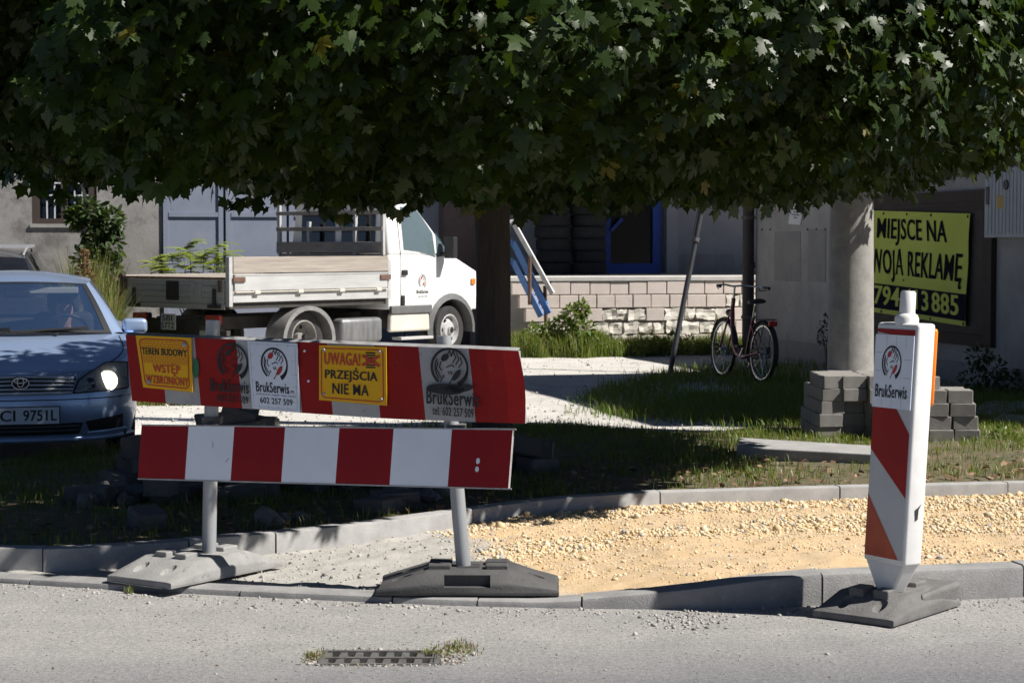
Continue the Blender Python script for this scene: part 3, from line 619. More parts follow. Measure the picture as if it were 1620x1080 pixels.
# sign 1
q = bquad((229, 612), (307, 620), (305, 534), (217, 530), .012); sg = plate('warning_sign', q, .004, M_SIGN_Y, ub)
prints('border', rrect_border(.022, .09, .05, .05, .95, .95), q, M_SRED, sg, .0055)
bricks = []
for v0, v1, n in ((.76, .90, 3), (.50, .66, 4)):
    for r in range(n + 1): bricks.append(rect(.08, v0 + (v1 - v0) * r / n - .004, .92, v0 + (v1 - v0) * r / n + .004))
    for r in range(n):
        for k in range(12): bricks.append(rect(.1 + .075 * k + (.037 if r % 2 else 0), v0 + (v1 - v0) * r / n, .106 + .075 * k + (.037 if r % 2 else 0), v0 + (v1 - v0) * (r + 1) / n))
prints('brick_print', bricks, q, M_SRED, sg, .0055)
text('lettering', 'TEREN BUDOWY', q, (.08, .645, .92, .775), BLACK, sg, .006, .05)
text('lettering', 'WSTĘP', q, (.25, .27, .78, .48), M_SRED, sg, .006, .05); text('lettering', 'WZBRONIONY', q, (.09, .10, .93, .255), M_SRED, sg, .006, .05)
for u, v in ((.87, .87), (.13, .12)):
    b = MB(); b.lathe([(0, .006), (.009, .005), (.012, 0)], q(u, v, .004), 10, Vector((0, 0, 1)).rotation_difference(bnrm).to_matrix()); b.build('bolt', M_GALV, sg)
# sign 2
q = bquad((507, 632), (614, 641), (613, 549), (507, 546), .012); sg = plate('warning_sign', q, .004, M_SIGN_Y, ub)
prints('border', rrect_border(.016, .07, .03, .045, .96, .96, 1.15), q, M_SRED, sg, .0055)
text('lettering', 'UWAGA!', q, (.08, .66, .62, .88), M_SRED, sg, .006, .05)
text('lettering', 'PRZEJŚCIA', q, (.09, .36, .87, .62), BLACK, sg, .006, .045); text('lettering', 'NIE MA', q, (.20, .14, .74, .33), BLACK, sg, .006, .045)
prints('crossing_print', [rect(.70, .63 + .042 * k, .84, .655 + .042 * k) for k in range(7)], q, BLACK, sg, .006)
prints('crossing_cross', stroke([(.66, .68), (.89, .84)], .05) + stroke([(.66, .84), (.89, .68)], .05), q, M_SRED, sg, .007)
for u, v in ((.07, .92), (.9, .92), (.07, .12), (.92, .1)):
    b = MB(); b.lathe([(0, .005), (.006, .004), (.008, 0)], q(u, v, .004), 8, Vector((0, 0, 1)).rotation_difference(bnrm).to_matrix()); b.build('bolt', M_GALV, sg)
# white company sticker
q = bquad((401, 645), (476, 652), (472, 543), (393, 539), .010); sg = plate('company_sticker', q, .002, M_SIGN_W, ub)
emblem(q.sub(.24, .43, .80, .93), sg, BLACK, RED, .003)
text('lettering', 'BrukSerwis', q, (.11, .255, .80, .41), BLACK, sg, .003, .05); text('lettering', '.PL', q, (.81, .265, .92, .31), BLACK, sg, .003, .01)
text('lettering', 'KOSTKA BRUKOWA · PODJAZDY · TARASY · CHODNIKI', q, (.11, .205, .93, .235), BLACK, sg, .003, 0)
text('lettering', '602 257 509', q, (.18, .09, .86, .18), BLACK, sg, .003, .03)
puz = []
for u in (.2, .4, .6, .8): puz += [rect(u, .93, u + .006, .985), rect(u - .05, .02, u - .044, .07)]
for v in (.2, .42, .6, .8): puz += [rect(.02, v, .12, v + .004), rect(.86, v - .06, .98, v - .056)]
puz += [rect(.04, .03, .046, .97), rect(.95, .03, .956, .97), rect(.04, .96, .95, .964), rect(.04, .03, .95, .034)]
prints('jigsaw_lines', puz, q, mat('grey_line', (.33, .36, .42), rough=.6), sg, .0026)
# sprayed stencils on the bare board
M_SPRAY = mat('spray_paint', (.014, .014, .016), (.03, .03, .032), scale=20, rough=.7)
q = bquad((672, 661), (758, 668), (757, 549), (672, 546), .010)
emblem(q.sub(.12, .44, .84, .99), ub, M_SPRAY, M_SPRAY, .003)
text('stencil_lettering', 'BrukSerwis', q, (.05, .205, 1.02, .41), M_SPRAY, ub, .0035, .07); text('stencil_lettering', 'tel. 602 257 509', q, (.16, .06, .92, .18), M_SPRAY, ub, .0035, .04)
prints('spray_haze', [ellipse(.4, .42, .36, .075, 0), ellipse(.62, .44, .3, .06, .1)], q, M_SPRAY, ub, .003)
q = bquad((330, 638), (402, 644), (396, 541), (330, 538), .006)
emblem(q.sub(.2, .40, .95, .98), ub, M_SPRAY, M_SPRAY, .001)
text('stencil_lettering', 'BrukSerwis', q.sub(.05, .2, .92, .4), (0, 0, 1, 1), M_SPRAY, ub, .0015, .07); text('stencil_lettering', '602 257 509', q, (.2, .05, .9, .16), M_SPRAY, ub, .0015, .04)
prints('green_smudge', [ellipse(.5, .5, .5, .5)], bquad((306, 598), (316, 598), (316, 566), (306, 566), .007), mat('green_paint', (.02, .16, .07), rough=.6), ub, .001)
# lower board: flat box section
c = [(218, 757), (804, 773), (811, 679), (224, 672)]
q = Quad(*[Bp(*p) for p in c], bnrm); b = MB()
ed = [219, 297.5, 372.5, 454.5, 540.5, 625, 714, 805]; bend = lambda u: .0
def LB(u, v, off=0): return q(u, v, off)
for i in range(7):
    a, e = (ed[i] - 219) / 586, (ed[i + 1] - 219) / 586; b.cur = i % 2
    sl = .004
    for j in range(4): b.add([LB(a if i else 0, j / 4), LB(e if i < 6 else 1, j / 4), LB(e if i < 6 else 1, (j + 1) / 4), LB(a if i else 0, (j + 1) / 4)], [(0, 1, 2, 3)])
b.cur = 2; t = .026
P8 = [LB(0, 0), LB(1, 0), LB(1, 1), LB(0, 1), LB(0, 0, -t), LB(1, 0, -t), LB(1, 1, -t), LB(0, 1, -t)]
b.add(P8, [(0, 4, 5, 1), (1, 5, 6, 2), (2, 6, 7, 3), (3, 7, 4, 0), (4, 7, 6, 5)])
lb = b.build('lower_board', [M_RW_R, M_RW_W, M_ALU], BR)
b = MB()
for v in (0, 1): b.hexa([LB(0, v - .012, -.005), LB(1.008, v - .012, -.005), LB(1.008, v - .012, .002), LB(0, v - .012, .002), LB(0, v + .012, -.005), LB(1.008, v + .012, -.005), LB(1.008, v + .012, .002), LB(0, v + .012, .002)])
b.build('edge_trim', M_ALU, lb)
prints('chip', [ellipse(.918, .46, .005, .055, 0, 8), ellipse(.917, .32, .005, .05, 0, 8)], q, M_SIGN_W, lb, .0015)
prints('scratch', stroke([(.245, .34), (.252, .42)], .0015) + stroke([(.205, .72), (.207, .6)], .0012) + stroke([(.66, .8), (.665, .76)], .001), q, M_SPRAY, lb, .0012)
for px, py in ((336, 664), (722, 676)):
    b = MB(); p = postpt(px, py); b.box(p, (.085, .085, .03)); b.build('clamp', M_IRON, BR)

# ================================================================ RUBBER / CONCRETE FEET
def foot(name, c, axis, L, Wd, Hh, m, label, group, z0=.02, style=0):
    ax = Vector((axis[0], axis[1], 0)).normalized(); ay = Vector((-ax.y, ax.x, 0)); c = Vector((c[0], c[1], 0)); o = thing(name, (c.x, c.y, z0), label, 'barrier foot', group)
    def pt(u, v, z): return c + ax * u + ay * v + Vector((0, 0, z0 + z))
    b = MB(); l, w = L / 2, Wd / 2
    prof = [(-l, 0), (-l, .03), (-l * .45, Hh), (l * .45, Hh), (l, .03), (l, 0)]
    sec = [(-w, 1, 0), (-w * .82, 1, 1), (w * .82, 1, 1), (w, 1, 0)]
    vs = []; fs = []
    for u, z in prof:
        k = 1 if z >= Hh * .9 else (1.0)
        vs += [pt(u, -w, z * (.55 if z > .031 else 1)), pt(u * (.97), -w * .78, z), pt(u * .97, w * .78, z), pt(u, w, z * (.55 if z > .031 else 1))]
    n = len(prof)
    for i in range(n - 1):
        for j in range(3): fs.append((i * 4 + j, (i + 1) * 4 + j, (i + 1) * 4 + j + 1, i * 4 + j + 1))
    fs.append(tuple([i * 4 for i in range(n)][::-1])); fs.append(tuple(i * 4 + 3 for i in range(n)))
    fs.append((0, 3, 4 * (n - 1) + 3, 4 * (n - 1)))
    b.add(vs, fs); body = b.build('body', m, o, bevel=.012, segs=2, smooth=35)
    # moulded sockets and grips, with real depth
    dk = mat('socket_dark', (.035, .035, .036), rough=.9)
    for u, v, a_, b_ in ((-l * .74, -w * .42, .05, .028), (-l * .74, w * .42, .05, .028), (l * .74, 0, .05, .028)):
        zz = .03 + (Hh - .03) * (1 - (abs(u) / l - .45) / .55); slope = math.copysign(1, u) * (Hh - .03) / (l * .55)
        bb = MB(); m_ = 14
        for s_, z_ in ((.55, -.035), (1, 0), (1.2, .03)): bb.v += [tuple(pt(u + a_ * s_ * math.cos(t), v + b_ * s_ * math.sin(t), zz + z_)) for t in [2 * PI * k / m_ for k in range(m_)]]
        bb.f = [(i * m_ + k, i * m_ + (k + 1) % m_, (i + 1) * m_ + (k + 1) % m_, (i + 1) * m_ + k) for i in range(2) for k in range(m_)] + [tuple(reversed(range(m_))), tuple(range(2 * m_, 3 * m_))]; bb.m = [0] * len(bb.f)
        ct = bb.build('cut', m, o); md = body.modifiers.new('b', 'BOOLEAN'); md.object = ct; md.solver = 'EXACT'; bpy.context.view_layer.update()
        me2 = bpy.data.meshes.new_from_object(body.evaluated_get(bpy.context.evaluated_depsgraph_get())); body.modifiers.clear(); body.data = me2; bpy.data.objects.remove(ct)
    if style:
        for v_ in (-1, 1):
            bb = MB(); bb.box(pt(0, v_ * (w - .01), Hh * .62), (.2, .07, .05)); ct = bb.build('cut', m, o); md = body.modifiers.new('b', 'BOOLEAN'); md.object = ct; md.solver = 'EXACT'; bpy.context.view_layer.update()
            me2 = bpy.data.meshes.new_from_object(body.evaluated_get(bpy.context.evaluated_depsgraph_get())); body.modifiers.clear(); body.data = me2; bpy.data.objects.remove(ct)
    bb = MB(); bb.hexa([pt(x, y, z) for z in (Hh - .03, Hh + .004) for x, y in ((-.05, -.05), (.05, -.05), (.05, .05), (-.05, .05))]); bb.build('socket', dk, o, bevel=.004)
    for s in (-1, 1):
        for t in (-1, 1):
            bb = MB(); bb.hexa([pt(x, y, z) for z in (Hh - .02, Hh + .02) for x, y in ((s * .075, t * w * .3 - .035), (s * .175, t * w * .3 - .035), (s * .175, t * w * .3 + .035), (s * .075, t * w * .3 + .035))]); bb.build('stacking_lug', m, o, bevel=.006)
    return o
M_FT1 = mat('pale_concrete_rubber', (.30, .295, .285), (.22, .216, .21), scale=6, rough=.9, bump=.4, bscale=110, c3=(.12, .12, .12), s3=22, a3=.6)
M_FT2 = mat('black_rubber', (.055, .055, .058), (.085, .083, .08), scale=7, rough=.75, bump=.3, bscale=90)
M_FT3 = mat('dusty_rubber', (.165, .16, .155), (.11, .108, .105), scale=7, rough=.85, bump=.5, bscale=80, c3=(.24, .23, .22), s3=20, a3=.62)
foot('barrier_foot', (-1.45, 8.96), (.56, .83), .76, .40, .10, M_FT1, 'pale grey recycled foot slab under the post beside the yellow building site sign', 'barrier feet', .035)
foot('barrier_foot', (-.19, 8.57), (1, -.02), .80, .38, .10, M_FT2, 'black rubber foot under the post below the sprayed lettering', 'barrier feet', .035, 1)
foot('barrier_foot', (1.585, 8.2), (.62, .78), .62, .38, .10, M_FT3, 'dusty grey rubber foot slab carrying the striped beacon', 'barrier feet', .004)
# broken piece lying against it
b = MB(); base = G(1452, 965)
bx_ = [(1.70, 8.07), (1.90, 8.30), (1.83, 8.48), (1.72, 8.52), (1.62, 8.40)]
vs = [(x, y, .004) for x, y in bx_] + [(x * .985 + .025 + random.uniform(-.01, .01), y * .99 + .08 + random.uniform(-.01, .01), .105 + random.uniform(-.012, .012)) for x, y in bx_]
b.add(vs, [(4, 3, 2, 1, 0), (5, 6, 7, 8, 9)] + [(i, (i + 1) % 5, 5 + (i + 1) % 5, 5 + i) for i in range(5)])
o = b.build('broken_foot_slab', M_FT3, bevel=.012, segs=3); tag(centred(o), 'broken end of a grey rubber slab lying against the beacon foot', 'rubble')
for v in o.data.vertices:
    if v.co.x > 0: v.co += Vector(noise.noise_vector(v.co * 30)) * .018

# ================================================================ STRIPED BEACON
M_PLW = mat('white_plastic', (.78, .77, .75), (.68, .67, .65), scale=5, rough=.5, c3=(.55, .54, .52), s3=25, a3=.66)
FD = Vector((.522, -.853, 0)); FN = Vector((-.853, -.522, 0)); SN = Vector((.522, -.853, 0)); lean = Vector((.05, 0, 1)).normalized()
bc = Vector((1.575, 8.12, 0)); BE = thing('traffic_beacon', tuple(bc + Vector((0, 0, .1))), 'white plastic beacon panel with red diagonal stripes and orange lamp', 'beacon')
HW, TK = .125, .10
def bpnt(u, d, z): return bc + FD * u + FN * d + lean * z
def shell(hw, t0, t1, z0, z1, n=1):
    return [bpnt(-hw, t1, z0), bpnt(hw, t1, z0), bpnt(hw, t0, z0), bpnt(-hw, t0, z0), bpnt(-hw, t1, z1), bpnt(hw, t1, z1), bpnt(hw, t0, z1), bpnt(-hw, t0, z1)]
b = MB(); b.hexa(shell(HW, -TK / 2, TK / 2, .225, 1.225)); o = b.build('panel_shell', M_PLW, BE, bevel=.014, segs=3, smooth=40)
b = MB(); z0, z1 = .10, .23; a = shell(.045, -.035, .035, z0, z1); t = shell(HW - .006, -TK / 2 + .006, TK / 2 - .006, z0, z1); b.hexa(a[:4] + t[4:]); b.build('panel_foot', M_PLW, BE, bevel=.01)
b = MB(); c = bpnt(0, 0, 0); up = Vector((0, 0, 1)).rotation_difference(lean).to_matrix()
b.lathe([(0, 1.215), (.05, 1.215), (.05, 1.245), (.043, 1.26), (.033, 1.265), (.032, 1.35), (.027, 1.356), (.0265, 1.358), (0, 1.358)], c, 20, up); b.build('carry_tube', M_PLW, BE, smooth=40)
fq = Quad(bpnt(-HW + .012, TK / 2, .25), bpnt(HW - .012, TK / 2, .25), bpnt(HW - .012, TK / 2, 1.2), bpnt(-HW + .012, TK / 2, 1.2), FN)
face = plate('reflective_face', fq, .003, mat('grey_white_sheeting', (.50, .51, .53), (.44, .45, .47), scale=4, rough=.4), BE)
prints('red_stripe', [[(0, .47), (0, .76), (.25, .76), (1, .55), (1, .27)]], fq, M_RW_R2, face, .0042)
prints('red_stripe', [[(0, 0), (0, .27), (.9, 0)]], fq, mat('faded_orange_stripe', (.46, .075, .015), (.34, .03, .012), scale=6, rough=.5), face, .0042)
prints('red_stripe', [[(0, .985), (0, 1), (1, 1), (1, .96)]], fq, M_RW_R2, face, .0042)
sq = fq.sub(-.02, .655, 1.0, .975); st = plate('company_sticker', sq, .003, M_SIGN_W, face, off=.005)
emblem(sq.sub(.2, .38, .72, .86), st, BLACK, RED, .009)
text('lettering', 'BrukSerwis', sq, (.07, .14, .90, .32), BLACK, st, .009, .05)
puz = []
for u in (.3, .55, .8): puz += [rect(u, .83, u + .008, .99), rect(u - .05, .02, u - .042, .14)]
for v in (.25, .5, .75): puz += [rect(.02, v, .2, v + .006), rect(.78, v - .08, .98, v - .074)]
prints('jigsaw_lines', puz, sq, MATS['grey_line'], st, .0085)
lamp_c = bpnt(HW + .0, -.075, .985)
b = MB(); b.hexa([p for p in shell(.07, -TK / 2 - .03, -TK / 2 + .003, .88, 1.205)]); 
# the lamp sits on the back of the panel, its edge seen past the side
lm = b.build('warning_lamp', mat('orange_plastic', (.85, .22, .008), (.75, .18, .006), scale=7, rough=.35), BE, bevel=.02, segs=3, smooth=45)
b = MB(); b.bar(bpnt(HW + .0, -TK / 2 - .03, .84), bpnt(HW, -TK / 2 - .03, 1.19), .02, .02, FN); lm.location = FD * .045
prints('grime', [[(.2, .3), (.5, .34), (.9, .42), (.6, .3), (.55, .1), (.3, .06)]], Quad(bpnt(HW, TK / 2 - .03, .40), bpnt(HW, -TK / 2 + .02, .40), bpnt(HW, -TK / 2 + .02, .60), bpnt(HW, TK / 2 - .03, .60), SN), M_SPRAY, BE, .0025)

# ================================================================ POLES
pc = Vector((2.76, 15.95, 0)); UP = thing('utility_pole', tuple(pc), 'round spun concrete utility pole beside the stacked paving blocks', 'pole')
M_POLE = mat('pole_concrete', (.34, .325, .30), (.25, .24, .225), scale=9, rough=.92, bump=.5, bscale=130, c3=(.45, .43, .40), s3=70, a3=.6)
b = MB(); b.lathe([(.193 - .006 * i, .0 + i * .6) for i in range(13)], pc, 40); b.build('shaft', M_POLE, UP, smooth=60)
b = MB(); b.lathe([(.21, -.05), (.215, .06), (.195, .1)], pc, 32); b.build('collar', M_CONC2, UP, smooth=60)
b = MB(); b.lathe([(0, 7.26), (.1, 7.25), (.13, 7.2)], pc, 24); b.build('cap', M_CONC2, UP, smooth=60)
a = G(1060, 589); e = PD(1111, 326, 23.9); d = (e - a).normalized(); LP = thing('leaning_pole', tuple(a), 'thin dark steel pole leaning over the grass beside the bicycle', 'pole')
b = MB(); b.tube([a - d * .1, a + d * 3.4], .033, 10); b.build('shaft', mat('dark_steel', (.055, .06, .068), (.04, .042, .045), scale=8, rough=.6), LP, smooth=60)
for t in (1.62, 2.0):
    b = MB(); p = a + d * t; b.tube([p, p + d * .05], .045, 10); b.tube([p + Vector((-.05, 0, .02)), p + Vector((.06, 0, .03))], .01, 6); b.build('clamp', M_IRON, LP)
b = MB(); b.tube([a + d * 1.7 + Vector((-.05, -.03, 0)), a + d * 2.8 + Vector((-.03, -.03, 0))], .007, 5); b.build('cable', BLACK, LP)

# ================================================================ PAVING BLOCKS
M_PAV = mat('paver_concrete', (.27, .255, .235), (.20, .19, .178), scale=8, rough=.93, bump=.45, bscale=110, c3=(.34, .32, .29), s3=26, a3=.6)
def block_mesh(d, seed, m_=None):
    random.seed(seed); b = MB(); b.box((0, 0, d[2] / 2), d); o = b.build('paving_block', m_ or M_PAV, bevel=.004 if m_ is None else .012, segs=1 if m_ is None else 2)
    j_ = .002 if m_ is None else .009
    for v in o.data.vertices: v.co += Vector((random.uniform(-j_, j_), random.uniform(-j_, j_), random.uniform(-j_, j_) * .7))
    me = o.data; bpy.data.objects.remove(o); return me
PB = [block_mesh((.185, .2, .098), i) for i in range(4)]; random.seed(21)
def put_block(me, loc, rz, label, group, rx=0, ry=0):
    o = bpy.data.objects.new('paving_block', me); COL.objects.link(o); o.location = loc; o.rotation_euler = (rx, ry, rz); return tag(o, label, 'paving block', group)
c0 = G(1310, 697, .03); zg = lawn_z(c0.x, c0.y) - .015
for lay in range(5):
    for i, xo in enumerate((0, .192, .395)):
        for j in range(4):
            if lay == 4 and j == 3 and i == 0: continue
            rec = .09 if i == 1 and lay < 3 else 0
            lb_ = 'grey concrete block in the %s course of the stack by the concrete pole' % ('bottom', 'second', 'third', 'fourth', 'sunlit top')[lay]
            put_block(random.choice(PB), (c0.x + xo + random.uniform(-.008, .008) + (.012 * lay if i == 0 else 0), c0.y + .2 * j + rec + .1 + random.uniform(-.018, .018), zg + .0985 * lay), random.uniform(-.05, .05) + .12, lb_, 'paving blocks stacked by the pole')
c1 = G(1500, 708, .02); zg = lawn_z(c1.x, c1.y) - .015
for lay in range(4):
    for i in range(3):
        for j in range(2):
            put_block(random.choice(PB), (c1.x - .24 + .198 * i + random.uniform(-.008, .008) - .015 * lay - .02 * j, c1.y + .205 * j + .1 + random.uniform(-.015, .015) + .012 * lay, zg + .0985 * lay), random.uniform(-.06, .06) - .1, 'grey concrete block in the %s course of the tapering stack beyond the beacon' % ('bottom', 'second', 'third', 'fourth')[lay], 'paving blocks stacked beyond the beacon')
put_block(PB[0], (c1.x - .15, c1.y + .2, zg + .0985 * 4), .2, 'single grey concrete block on top of the tapering stack beyond the beacon', 'paving blocks stacked beyond the beacon')
def slab(name, poly_px, th, m, label, cat, z=None):
    pts = [G(x, y, .05) for x, y in poly_px]; b = MB(); zz = min(lawn_z(p.x, p.y) if p.y < LBY(p.x) else 0 for p in pts) - .02 if z is None else z
    b.prism([(p.x, p.y, zz) for p in pts], (0, 0, th + .02)); o = b.build(name, m, bevel=.008); return tag(centred(o), label, cat)
slab('kerb_slab', [(1165, 733), (1387, 746), (1387, 731), (1170, 717)], .115, M_CONC, 'pale loose concrete kerb slab lying on the grass before the stacked blocks', 'kerb stone', z=.03)
for i, (poly, lab) in enumerate((([(1520, 654), (1590, 655), (1610, 646), (1530, 644)], 'small pale paving slab lying in the grass beside the tapering block stack'), ([(1568, 667), (1640, 672), (1660, 662), (1585, 658)], 'broad pale paving slab half sunk in the clover'), ([(1545, 643), (1640, 645), (1650, 634), (1560, 634)], 'pale paving slab lying flat below the meter box wall'))):
    slab('paving_slab', poly, .05, M_CONC, lab, 'paving slab')
# heap of lifted blocks and broken kerb pieces behind the barrier
M_PAVD = mat('dark_block_concrete', (.14, .13, .12), (.09, .085, .08), scale=7, rough=.95, bump=.6, bscale=70, c3=(.2, .19, .175), s3=20, a3=.62)  # darker mix than the stacked blocks
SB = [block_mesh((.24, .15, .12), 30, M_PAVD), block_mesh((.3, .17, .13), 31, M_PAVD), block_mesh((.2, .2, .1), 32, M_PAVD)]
def rock_mesh(seed, r):
    bm = bmesh.new(); bmesh.ops.create_icosphere(bm, subdivisions=2, radius=r)
    for v in bm.verts: v.co *= 1 + .35 * noise.noise(v.co * (2.2 / r) + Vector((seed, 0, 0))); v.co.z *= .7
    me = bpy.data.meshes.new('stone'); bm.to_mesh(me); bm.free(); me.materials.append(mat('grey_stone', (.2, .19, .18), (.13, .125, .12), scale=8, rough=.93, bump=.5, bscale=60)); return me
RK = [rock_mesh(i * 3.3, .1) for i in range(4)]; random.seed(5)
heap = [(205, 762, 0), (255, 770, 0), (275, 765, .0), (225, 740, .1), (300, 745, .1), (340, 760, .0), (380, 765, .0), (430, 768, 0), (470, 765, 0), (350, 725, .12), (395, 730, .12), (440, 735, .1), (300, 712, .22), (360, 700, .28), (395, 690, .33), (380, 672, .38), (330, 690, .26),
        (500, 772, 0), (540, 770, .0), (590, 766, 0), (520, 735, .1), (570, 735, .1), (620, 735, .06), (660, 760, 0), (545, 712, .2), (610, 715, .16), (500, 716, .2), (660, 722, .12), (700, 745, 0), (740, 748, .0), (690, 718, .16), (735, 722, .16), (780, 745, 0), (830, 735, .0), (845, 720, .1), (600, 812, 0), (625, 806, 0), (232, 838, 0), (255, 775, .1), (190, 765, .05), (470, 712, .22), (600, 700, .24), (520, 702, .26), (700, 703, .22), (755, 708, .2), (185, 778, .0), (215, 790, .0), (250, 735, .16), (285, 730, .18), (240, 712, .24), (345, 672, .4), (375, 660, .44), (405, 676, .36), (818, 742, 0), (850, 748, 0), (822, 712, .14), (300, 785, 0), (270, 795, 0), (355, 790, 0), (400, 790, 0), (150, 795, 0)]
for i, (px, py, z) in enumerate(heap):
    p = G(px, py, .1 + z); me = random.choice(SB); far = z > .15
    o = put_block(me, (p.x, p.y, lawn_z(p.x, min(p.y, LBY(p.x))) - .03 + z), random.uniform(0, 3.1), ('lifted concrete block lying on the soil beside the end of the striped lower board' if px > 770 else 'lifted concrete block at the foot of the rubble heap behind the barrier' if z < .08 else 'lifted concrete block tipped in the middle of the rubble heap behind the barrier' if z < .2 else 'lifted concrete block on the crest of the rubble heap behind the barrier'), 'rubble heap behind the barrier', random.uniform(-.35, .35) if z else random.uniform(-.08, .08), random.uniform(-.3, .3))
    if (px, py) in ((600, 812), (232, 838)): o['label'] = {600: 'dusty concrete block lying alone on the soil close behind the kerb', 232: 'flat broken concrete piece lying on the shaded grass by the kerb'}[px]
for i in range(26):
    px, py = random.choice(((150, 800), (180, 790), (130, 805), (210, 800), (380, 655 + 40), (450, 830), (420, 828), (640, 790), (700, 790))); p = G(px + random.uniform(-28, 28), py + random.uniform(-10, 14), .1)
    o = bpy.data.objects.new('stone', random.choice(RK)); COL.objects.link(o); s = random.uniform(.35, 1.0); o.scale = (s, s, s); o.rotation_euler = (random.uniform(0, 3),) * 3; o.location = (p.x, p.y, lawn_z(p.x, p.y) + .02)
    tag(o, 'rough grey stone scattered on the shaded soil around the rubble heap', 'stone', 'stones around the rubble heap')

# ================================================================ BICYCLE
bo = Vector((2.77, 21.75, 0)); bf = Vector((-.3, .954, 0)).normalized(); rz = math.atan2(bf.y, bf.x) - PI / 2
BK = thing('bicycle', tuple(bo), 'magenta step through city bicycle with black saddle and rear rack in the shade', 'bicycle', rz=rz); BK.rotation_euler = (0, math.radians(3), rz)
M_MAG = mat('magenta_enamel', (.22, .012, .05), (.17, .01, .04), scale=4, rough=.3, coat=.4); M_CHR = mat('chrome', (.55, .55, .56), rough=.25, metal=.9); M_RUBB = mat('bike_rubber', (.015, .015, .016), rough=.75); M_BLKP = mat('black_plastic', (.02, .02, .022), rough=.5)
RX = Matrix.Rotation(PI / 2, 3, 'Y')
def wheel(y):
    b = MB(); R = .345; b.lathe([(R - .04, -.016), (R - .012, -.02), (R, -.008), (R, .008), (R - .012, .02), (R - .04, .016)], (0, y, R), 40, RX, close=True); w = b.build('tyre', M_RUBB, BK, smooth=40)
    b = MB(); b.lathe([(R - .055, -.011), (R - .038, -.014), (R - .038, .014), (R - .055, .011)], (0, y, R), 40, RX, close=True); b.build('rim', M_CHR, w, smooth=30)
    b = MB(); b.lathe([(0, -.045), (.02, -.045), (.02, .045), (0, .045)], (0, y, R), 12, RX); b.build('hub', M_CHR, w)
    b = MB()
    for k in range(28):
        t = 2 * PI * k / 28; s = .035 if k % 2 else -.035; b.tube([(s, y + .02 * math.cos(t + .5), R + .02 * math.sin(t + .5)), (0, y + (R - .05) * math.cos(t), R + (R - .05) * math.sin(t))], .0022, 3, caps=False)
    b.build('spoke', M_CHR, w)
    b = MB(); n = 14; a0, a1 = (-.35, PI + .35) if y < .5 else (.25, PI + .1)
    pts = [(y + (R + .02) * math.cos(a0 + (a1 - a0) * i / n), R + (R + .02) * math.sin(a0 + (a1 - a0) * i / n)) for i in range(n + 1)]
    b.grid(lambda u, v: ((v - .5) * .05, pts[round(u * n)][0], pts[round(u * n)][1] - .02 * abs(v - .5)), n, 4); b.build('mudguard', M_BLKP, BK, smooth=60)
wheel(0.0); wheel(1.08)
b = MB(); hd = (0, .86, .86)
b.tube([(0, .885, .78), (0, .865, .93)], .024, 10)
b.tube([(0, .885, .80), (0, .86, .62), (0, .80, .42), (0, .68, .30), (0, .52, .27), (0, .44, .28)], [.026, .028, .03, .03, .028, .026], 12)
b.tube([(0, .44, .27), (0, .30, .72)], .02, 10)
for s in (-1, 1): b.tube([(s * .02, .44, .28), (s * .055, 0, .345)], .011, 8); b.tube([(s * .02, .31, .66), (s * .055, 0, .345)], .009, 8)
b.build('frame', M_MAG, BK, smooth=60)
b = MB(); b.tube([(0, .90, .77), (0, .91, .71)], .03, 10)
for s in (-1, 1): b.tube([(s * .03, .91, .72), (s * .05, .96, .55), (s * .05, 1.08, .345)], .012, 8)
b.build('fork', M_MAG, BK, smooth=60)
b = MB(); b.tube([(0, .868, .92), (0, .855, 1.06)], .013, 8); b.tube([(-.30, .62, 1.06), (-.27, .72, 1.07), (-.12, .87, 1.08), (0, .90, 1.065), (.12, .87, 1.08), (.27, .72, 1.07), (.30, .62, 1.06)], .011, 8); b.build('handlebar', M_CHR, BK, smooth=60)
for s in (-1, 1): b = MB(); b.tube([(s * .29, .68, 1.066), (s * .305, .57, 1.058)], .018, 10); b.build('grip', M_BLKP, BK); b = MB(); b.tube([(s * .27, .76, 1.06), (s * .25, .74, 1.03), (s * .30, .64, 1.03)], .006, 6); b.build('brake_lever', M_BLKP, BK)
b = MB(); b.tube([(0, .31, .68), (0, .27, .86)], .013, 8); b.build('seat_post', M_CHR, BK)
b = MB()
def sad(u, v):
    y = .44 - .30 * v; w = .02 + .085 * min(1, max(0, (v - .2) / .5)) ** 1.2; w *= (1 - max(0, v - .85) * 2.5); a = PI * u * 2; return (w * math.cos(a), y, .895 + .028 * math.sin(a) + .02 * v)
b.grid(sad, 14, 10); b.add([sad(i / 14, 0) for i in range(14)], [tuple(range(14))]); b.add([sad(i / 14, 1) for i in range(14)], [tuple(range(14))]); b.build('saddle', M_BLKP, BK, smooth=70)
b = MB()
for s in (-.05, 0, .05): b.tube([(s, .26, .70), (s, -.20, .72)], .006, 6)
for s in (-1, 1): b.tube([(s * .05, -.12, .715), (s * .06, 0, .345)], .005, 6)
b.tube([(-.05, -.20, .72), (.05, -.20, .72)], .006, 6); b.build('rear_rack', M_BLKP, BK)
b = MB(); b.box((0, -.225, .675), (.1, .035, .055)); b.build('rear_light', mat('red_lens', (.5, .02, .015), rough=.3), BK, bevel=.008)
b = MB(); b.lathe([(0, .05), (.035, .045), (.04, 0), (.02, -.05), (0, -.055)], (0, .955, .76), 12, Matrix.Rotation(-PI / 2, 3, 'X')); b.build('headlamp', M_BLKP, BK, smooth=40)
b = MB(); b.lathe([(0, -.004), (.085, -.004), (.085, .004), (0, .004)], (.055, .44, .275), 20, RX); b.build('chainring', M_CHR, BK)
b = MB(); b.bar((.072, .5, .30), (.072, -.03, .35), .02, .13); b.build('chain_guard', M_BLKP, BK, bevel=.006)
